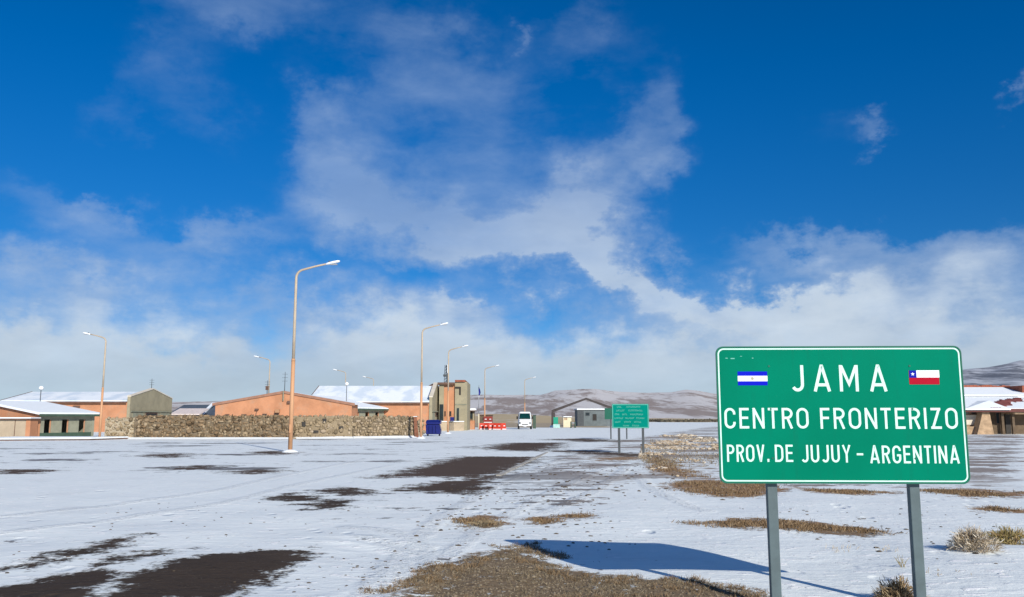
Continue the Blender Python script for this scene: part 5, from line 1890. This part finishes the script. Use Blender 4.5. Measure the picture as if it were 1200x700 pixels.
# ------------------------------------------------------------------ portal over the road
YP = 146
qx = lambda p: X(p, YP)
pt = thing('road_portal', (qx(687), YP, 0), 'open gabled steel portal spanning the road at the border post', 'portal')
for pa, pb_ in ((646.2, 650.4), (723.6, 727.8)):
    po = MB().box(qx(pa), qx(pb_), YP - 0.22, YP + 0.22, -0.1, Z(483.5, YP)).build('column', 'portal', pt)
    MB().box(qx(pa) - 0.25, qx(pb_) + 0.25, YP - 0.45, YP + 0.45, 0.0, 0.35).build('footing', 'snow', po)
for xa_, xb_ in ((646.6, 687), (727.5, 687)):
    a0, a1 = qx(xa_), qx(xb_)
    za, zb = Z(484, YP), Z(468.6, YP)
    MB().prism([(a0, YP - 0.18, za), (a1, YP - 0.18, zb), (a1, YP + 0.18, zb), (a0, YP + 0.18, za)], [(a0, YP - 0.18, za + 0.5), (a1, YP - 0.18, zb + 0.34), (a1, YP + 0.18, zb + 0.34), (a0, YP + 0.18, za + 0.5)]).build('rafter', 'portal', pt)
gs = thing('green_notice', (X(652, 144), 144, 0), 'small green notice board at the foot of the portal column', 'sign')
MB().box(X(648.5, 144), X(654, 144), 143.95, 144, Z(497, 144), Z(489, 144)).build('panel', 'teal', gs)
MB().box(X(648.2, 144), X(656, 144), 143.9, 144.1, 0.0, Z(497.3, 144)).build('base', mat('pale_teal_plinth', (0.35, 0.55, 0.52)), gs)
# cream booth
YQ = 150
cb = thing('toll_booth', (X(665, YQ), YQ, 0), 'small cream booth under the portal', 'booth')
MB().box(X(660, YQ), X(669.5, YQ), YQ, YQ + 1.6, -0.1, Z(492.5, YQ)).build('lower_wall', 'cream', cb)
MB().box(X(660, YQ), X(661, YQ), YQ + 0.02, YQ + 1.5, Z(492.5, YQ) + 0.002, Z(489, YQ)).build('pillar', 'cream', cb)
MB().box(X(664.6, YQ), X(669.4, YQ), YQ + 0.02, YQ + 1.5, Z(492.5, YQ) + 0.002, Z(489, YQ)).build('cabin_wall', 'cream', cb)
MB().box(X(661.1, YQ), X(664.5, YQ), YQ + 0.1, YQ + 0.2, Z(492.5, YQ) + 0.002, Z(489.2, YQ)).build('glazing', mat('tan_blind', (0.40, 0.30, 0.2)), cb)
MB().box(X(659.5, YQ), X(670, YQ), YQ - 0.2, YQ + 1.8, Z(489, YQ) + 0.003, Z(488, YQ)).build('roof', 'snow', cb)
for k, p in enumerate((669, 673.8)):
    Yb = 140
    bo = thing('bollard', (X(p, Yb), Yb, 0), ('dark bollard just in front of the cream booth', 'dark bollard standing clear of the cream booth under the portal')[k], 'bollard', 'dark bollards by the booth')
    MB().tube([(X(p, Yb), Yb, -0.1), (X(p, Yb), Yb, 0.95)], [0.13, 0.11], 10).build('shaft', 'green_trim', bo, True)
    MB().tube([(X(p, Yb), Yb, 0.951), (X(p, Yb), Yb, 1.05)], [0.12, 0.05], 10).build('cap', 'darksteel', bo, True)
# grey shed behind
YS = 172
gs2 = thing('grey_shed', (X(695, YS), YS, 0), 'long blue grey metal shed with snowy edge behind the portal', 'shed')
MB().box(X(677, YS), X(730, YS), YS, YS + 8, -0.1, Z(480.5, YS)).build('wall', 'greymetal', gs2)
MB().box(X(676, YS), X(731, YS), YS - 0.3, YS + 8.3, Z(480.5, YS) + 0.004, Z(479.0, YS)).build('roof', 'snow', gs2)
MB().box(X(676.6, YS), X(684, YS), YS - 0.1, YS - 0.004, -0.1, Z(481, YS)).build('door', 'darksteel', gs2)
window(gs2, X(694, YS), X(699.5, YS), YS, Z(493.5, YS), Z(485, YS), 'greymetal', 'dark')
window(gs2, X(686, YS), X(691, YS), YS, Z(487.5, YS), Z(483.5, YS), 'darksteel', 'glass')

# dark scrub line beyond the sign
pp = np.column_stack([rng.uniform(58, 190, 2600), rng.uniform(330, 420, 2600)])
pp = pp[np.array([mnoise.noise(Vector((x * 0.06, y * 0.03, 2))) for x, y in pp]) + rng.uniform(-0.3, 0.5, len(pp)) > 0]
V, F = rocks(np.column_stack([pp, np.full(len(pp), 0.3)]), rng.uniform(0.35, 0.95, len(pp)), 0.95, 0.35)
o = mesh_from_arrays('scrub', V, F, 'shrub')
tag(o, 'dark line of scrub far out on the plain', 'scrub', None, 'stuff')
# kerb along the edge of the tarmac
kerb = MB()
K0, K1 = Vector((*gr(584, 558), 0)), Vector((*gr(642, 530), 0))
kd = (K1 - K0).normalized()
kn = Vector((kd.y, -kd.x, 0))
nk = 12
kr = thing('kerb', K0, 'low pale kerb along the edge of the bare tarmac', 'kerb')
LK = (K1 - K0).length
for k in range(nk):
    a = K0 + kd * (LK * k / nk + 0.02)
    c = K0 + kd * (LK * (k + 1) / nk - 0.02)
    hgt_ = 0.02 + 0.02 * random.random()
    MB().prism([(a - kn * 0.075 + Vector((0, 0, -0.1)))[:], (c - kn * 0.075 + Vector((0, 0, -0.1)))[:], (c + kn * 0.075 + Vector((0, 0, -0.1)))[:], (a + kn * 0.075 + Vector((0, 0, -0.1)))[:]],
               [(a - kn * 0.07 + Vector((0, 0, hgt_)))[:], (c - kn * 0.07 + Vector((0, 0, hgt_)))[:], (c + kn * 0.07 + Vector((0, 0, hgt_)))[:], (a + kn * 0.07 + Vector((0, 0, hgt_)))[:]]).build('kerb_stone', 'concrete', kr)

# ------------------------------------------------------------------ red roofed house on the sign's far side
YR = 85.5
rx = lambda p, Y=YR: X(p, Y)
rh = thing('red_roofed_house', (rx(1165), YR + 6, 0), 'low tan house with snow covered red roofs beyond the large sign', 'house')
xl, xr = rx(1112), rx(1238)
zE = Z(480.5, YR)
# white panel bay with window band
MB().box(xl, rx(1152), YR + 0.9, YR + 12, -0.2, zE - 0.02).build('bay_wall', 'tanstone', rh)
MB().box(rx(1124), rx(1149), YR + 0.82, YR + 0.896, Z(498, YR + .9), Z(486.5, YR + .9)).build('panel', 'pale', rh)
for k in range(4):
    window(rh, rx(1119 + 8 * k), rx(1126 + 8 * k), YR + 0.9, Z(486, YR), Z(481.5, YR), 'fascia', 'glass')
# recessed porch
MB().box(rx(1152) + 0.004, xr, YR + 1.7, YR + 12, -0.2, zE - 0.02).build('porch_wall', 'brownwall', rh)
window(rh, rx(1166, YR + 1.7), rx(1171, YR + 1.7), YR + 1.7, Z(497, YR + 1.7), Z(483, YR + 1.7), 'fascia', 'glass')
MB().box(rx(1177, YR + 1.7), rx(1183, YR + 1.7), YR + 1.6, YR + 1.69, 0.05, Z(484, YR + 1.7)).build('door', 'dark', rh)
for p in (1160.5, 1176, 1188.5):
    MB().box(rx(p) - 0.12, rx(p) + 0.12, YR + 0.2, YR + 0.44, -0.1, zE - 0.24).build('porch_post', 'brownwall', rh)
MB().box(rx(1187), xr, YR - 0.3, YR + 1.69, Z(485.5, YR), Z(479, YR)).build('upper_wall', 'tanstone', rh)
# battered stone buttress
MB().prism([(rx(1140), YR - 0.5, -0.1), (rx(1160), YR - 0.5, -0.1), (rx(1160), YR + 0.85, -0.1), (rx(1140), YR + 0.85, -0.1)],
           [(rx(1151), YR - 0.1, zE - 0.25), (rx(1159), YR - 0.1, zE - 0.25), (rx(1159), YR + 0.85, zE - 0.25), (rx(1151), YR + 0.85, zE - 0.25)]).build('buttress', 'tanstone', rh)
MB().box(rx(1128), rx(1144), YR + 0.3, YR + 0.8, -0.1, Z(500, YR)).build('plinth', 'tanstone', rh)
# lower roof, ridge band, upper roof
yA, yB = YR - 0.5, YR + 6.5
z1_, z2_ = zE, Z(466.5, yB)
lr = MB().extrude([(yA, z1_), (yB, z2_), (yB, z2_ + 0.14), (yA, z1_ + 0.16)], 'x', xl - 0.3, xr).build('lower_roof', 'snow', rh)
MB().box(xl - 0.3, xr, yA - 0.06, yA - 0.003, z1_ - 0.22, z1_ + 0.1).build('fascia', mat('dark_red_fascia', (0.12, 0.04, 0.035)), lr)
MB().box(xl - 0.2, xr, yB + 0.004, yB + 5.6, -0.1, Z(464.8, yB)).build('clerestory', 'pale', rh)
yC, yD2 = yB - 0.25, yB + 5
z3_, z4_ = Z(464.6, yB), Z(455, yD2)
ur = MB().extrude([(yC, z3_), (yD2, z4_), (yD2 + 5, z3_), (yD2 + 5, z3_ + 0.15), (yD2, z4_ + 0.15), (yC, z3_ + 0.15)], 'x', xl - 0.4, rx(1183, yD2)).build('upper_roof', 'snow', rh)
rt = MB()
xx = xl
while xx < rx(1183, yD2) - 0.3:
    w_ = random.uniform(0.3, 0.6)
    hh = random.uniform(0.02, 0.16)
    rt.box(xx, xx + w_ - 0.02, yD2 - 0.25, yD2 + 0.25, z4_ + 0.10, z4_ + 0.2 + hh)
    xx += w_
rt.build('ridge_tile', 'redtile', rh)['kind'] = 'stuff'
# red gabled dormer at the end of the upper roof
dm = MB().extrude([(rx(1183.2, yD2 - 1.2), z3_ - 0.1), (rx(1199, yD2 - 1.2), z3_ - 0.1), (rx(1197, yD2 - 1.2), z3_ + 0.35), (rx(1192, yD2 - 1.2), z4_ + 0.1), (rx(1184, yD2 - 1.2), z4_ + 0.15)], 'y', yC + 1.4, yD2 + 0.6).build('dormer', 'redtile', rh)
MB().box(rx(1183, yD2) + 0.02, xr, yC, yD2 - 0.01, z3_ - 0.13, z3_ + 0.06).build('end_roof', 'snow', rh)
# hipped entrance roof lying on the lower roof: snow on the near slopes, red tiles where it has slid off
gxa, gxb, gxm_ = rx(1130, YR - 0.6), rx(1184, YR - 0.6), rx(1160, YR + 1.6)
zg = Z(469.5, YR + 1.6)
fa, fb2, ap, bk = Vector((gxa, YR - 0.75, z1_ + 0.1)), Vector((gxb, YR - 0.75, z1_ + 0.1)), Vector((gxm_, YR + 1.6, zg)), Vector((gxm_, YR + 5.5, zg))
la, rb = Vector((gxa, YR + 3.0, z1_ + 0.5)), Vector((gxb, YR + 3.0, z1_ + 0.5))
dn = Vector((0, 0, -0.12))
for loop, mt in (((fa, fb2, ap), 'snow'), ((fa, ap, bk, la), 'snow'), ((fb2, rb, bk, ap), 'snow')):
    MB().prism([(q + dn)[:] for q in loop], [q[:] for q in loop]).build('porch_roof', mt, rh)
# red tiles bared along the front slope
tl = MB()
bare = np.array([(1161, 476.5), (1170, 473), (1178, 471), (1199, 468.5), (1199, 472.5), (1184, 474), (1186, 477), (1173, 480), (1163, 481)])
nr = 15
for r in range(nr):
    f0, f1 = r / nr, (r + 0.97) / nr
    pyc = 480.5 - 14 * (f0 + f1) / 2
    for k in range(60):
        pxc = 1155 + k * 0.8
        jx, jy = random.uniform(-2.2, 2.2), random.uniform(-0.7, 0.7)
        if sdist(np.array([[pxc + jx, pyc + jy]]), bare)[0] < 0:
            continue
        ya_, yb_ = yA + (yB - yA) * f0, yA + (yB - yA) * f1
        za_, zb_ = z1_ + (z2_ - z1_) * f0 + 0.15, z1_ + (z2_ - z1_) * f1 + 0.15
        xa_, xb_ = rx(pxc - 0.38, ya_), rx(pxc + 0.38, ya_)
        tl.prism([(xa_, ya_, za_ - 0.05), (xb_, ya_, za_ - 0.05), (xb_, yb_, zb_ - 0.05), (xa_, yb_, zb_ - 0.05)], [(xa_, ya_, za_ + 0.07), (xb_, ya_, za_ + 0.07), (xb_, yb_, zb_ + 0.045), (xa_, yb_, zb_ + 0.045)])
tl.build('roof_tile', mat('weathered_red_tile', (0.20, 0.06, 0.055), 0.85, 0.2, 2.0), rh)['kind'] = 'stuff'
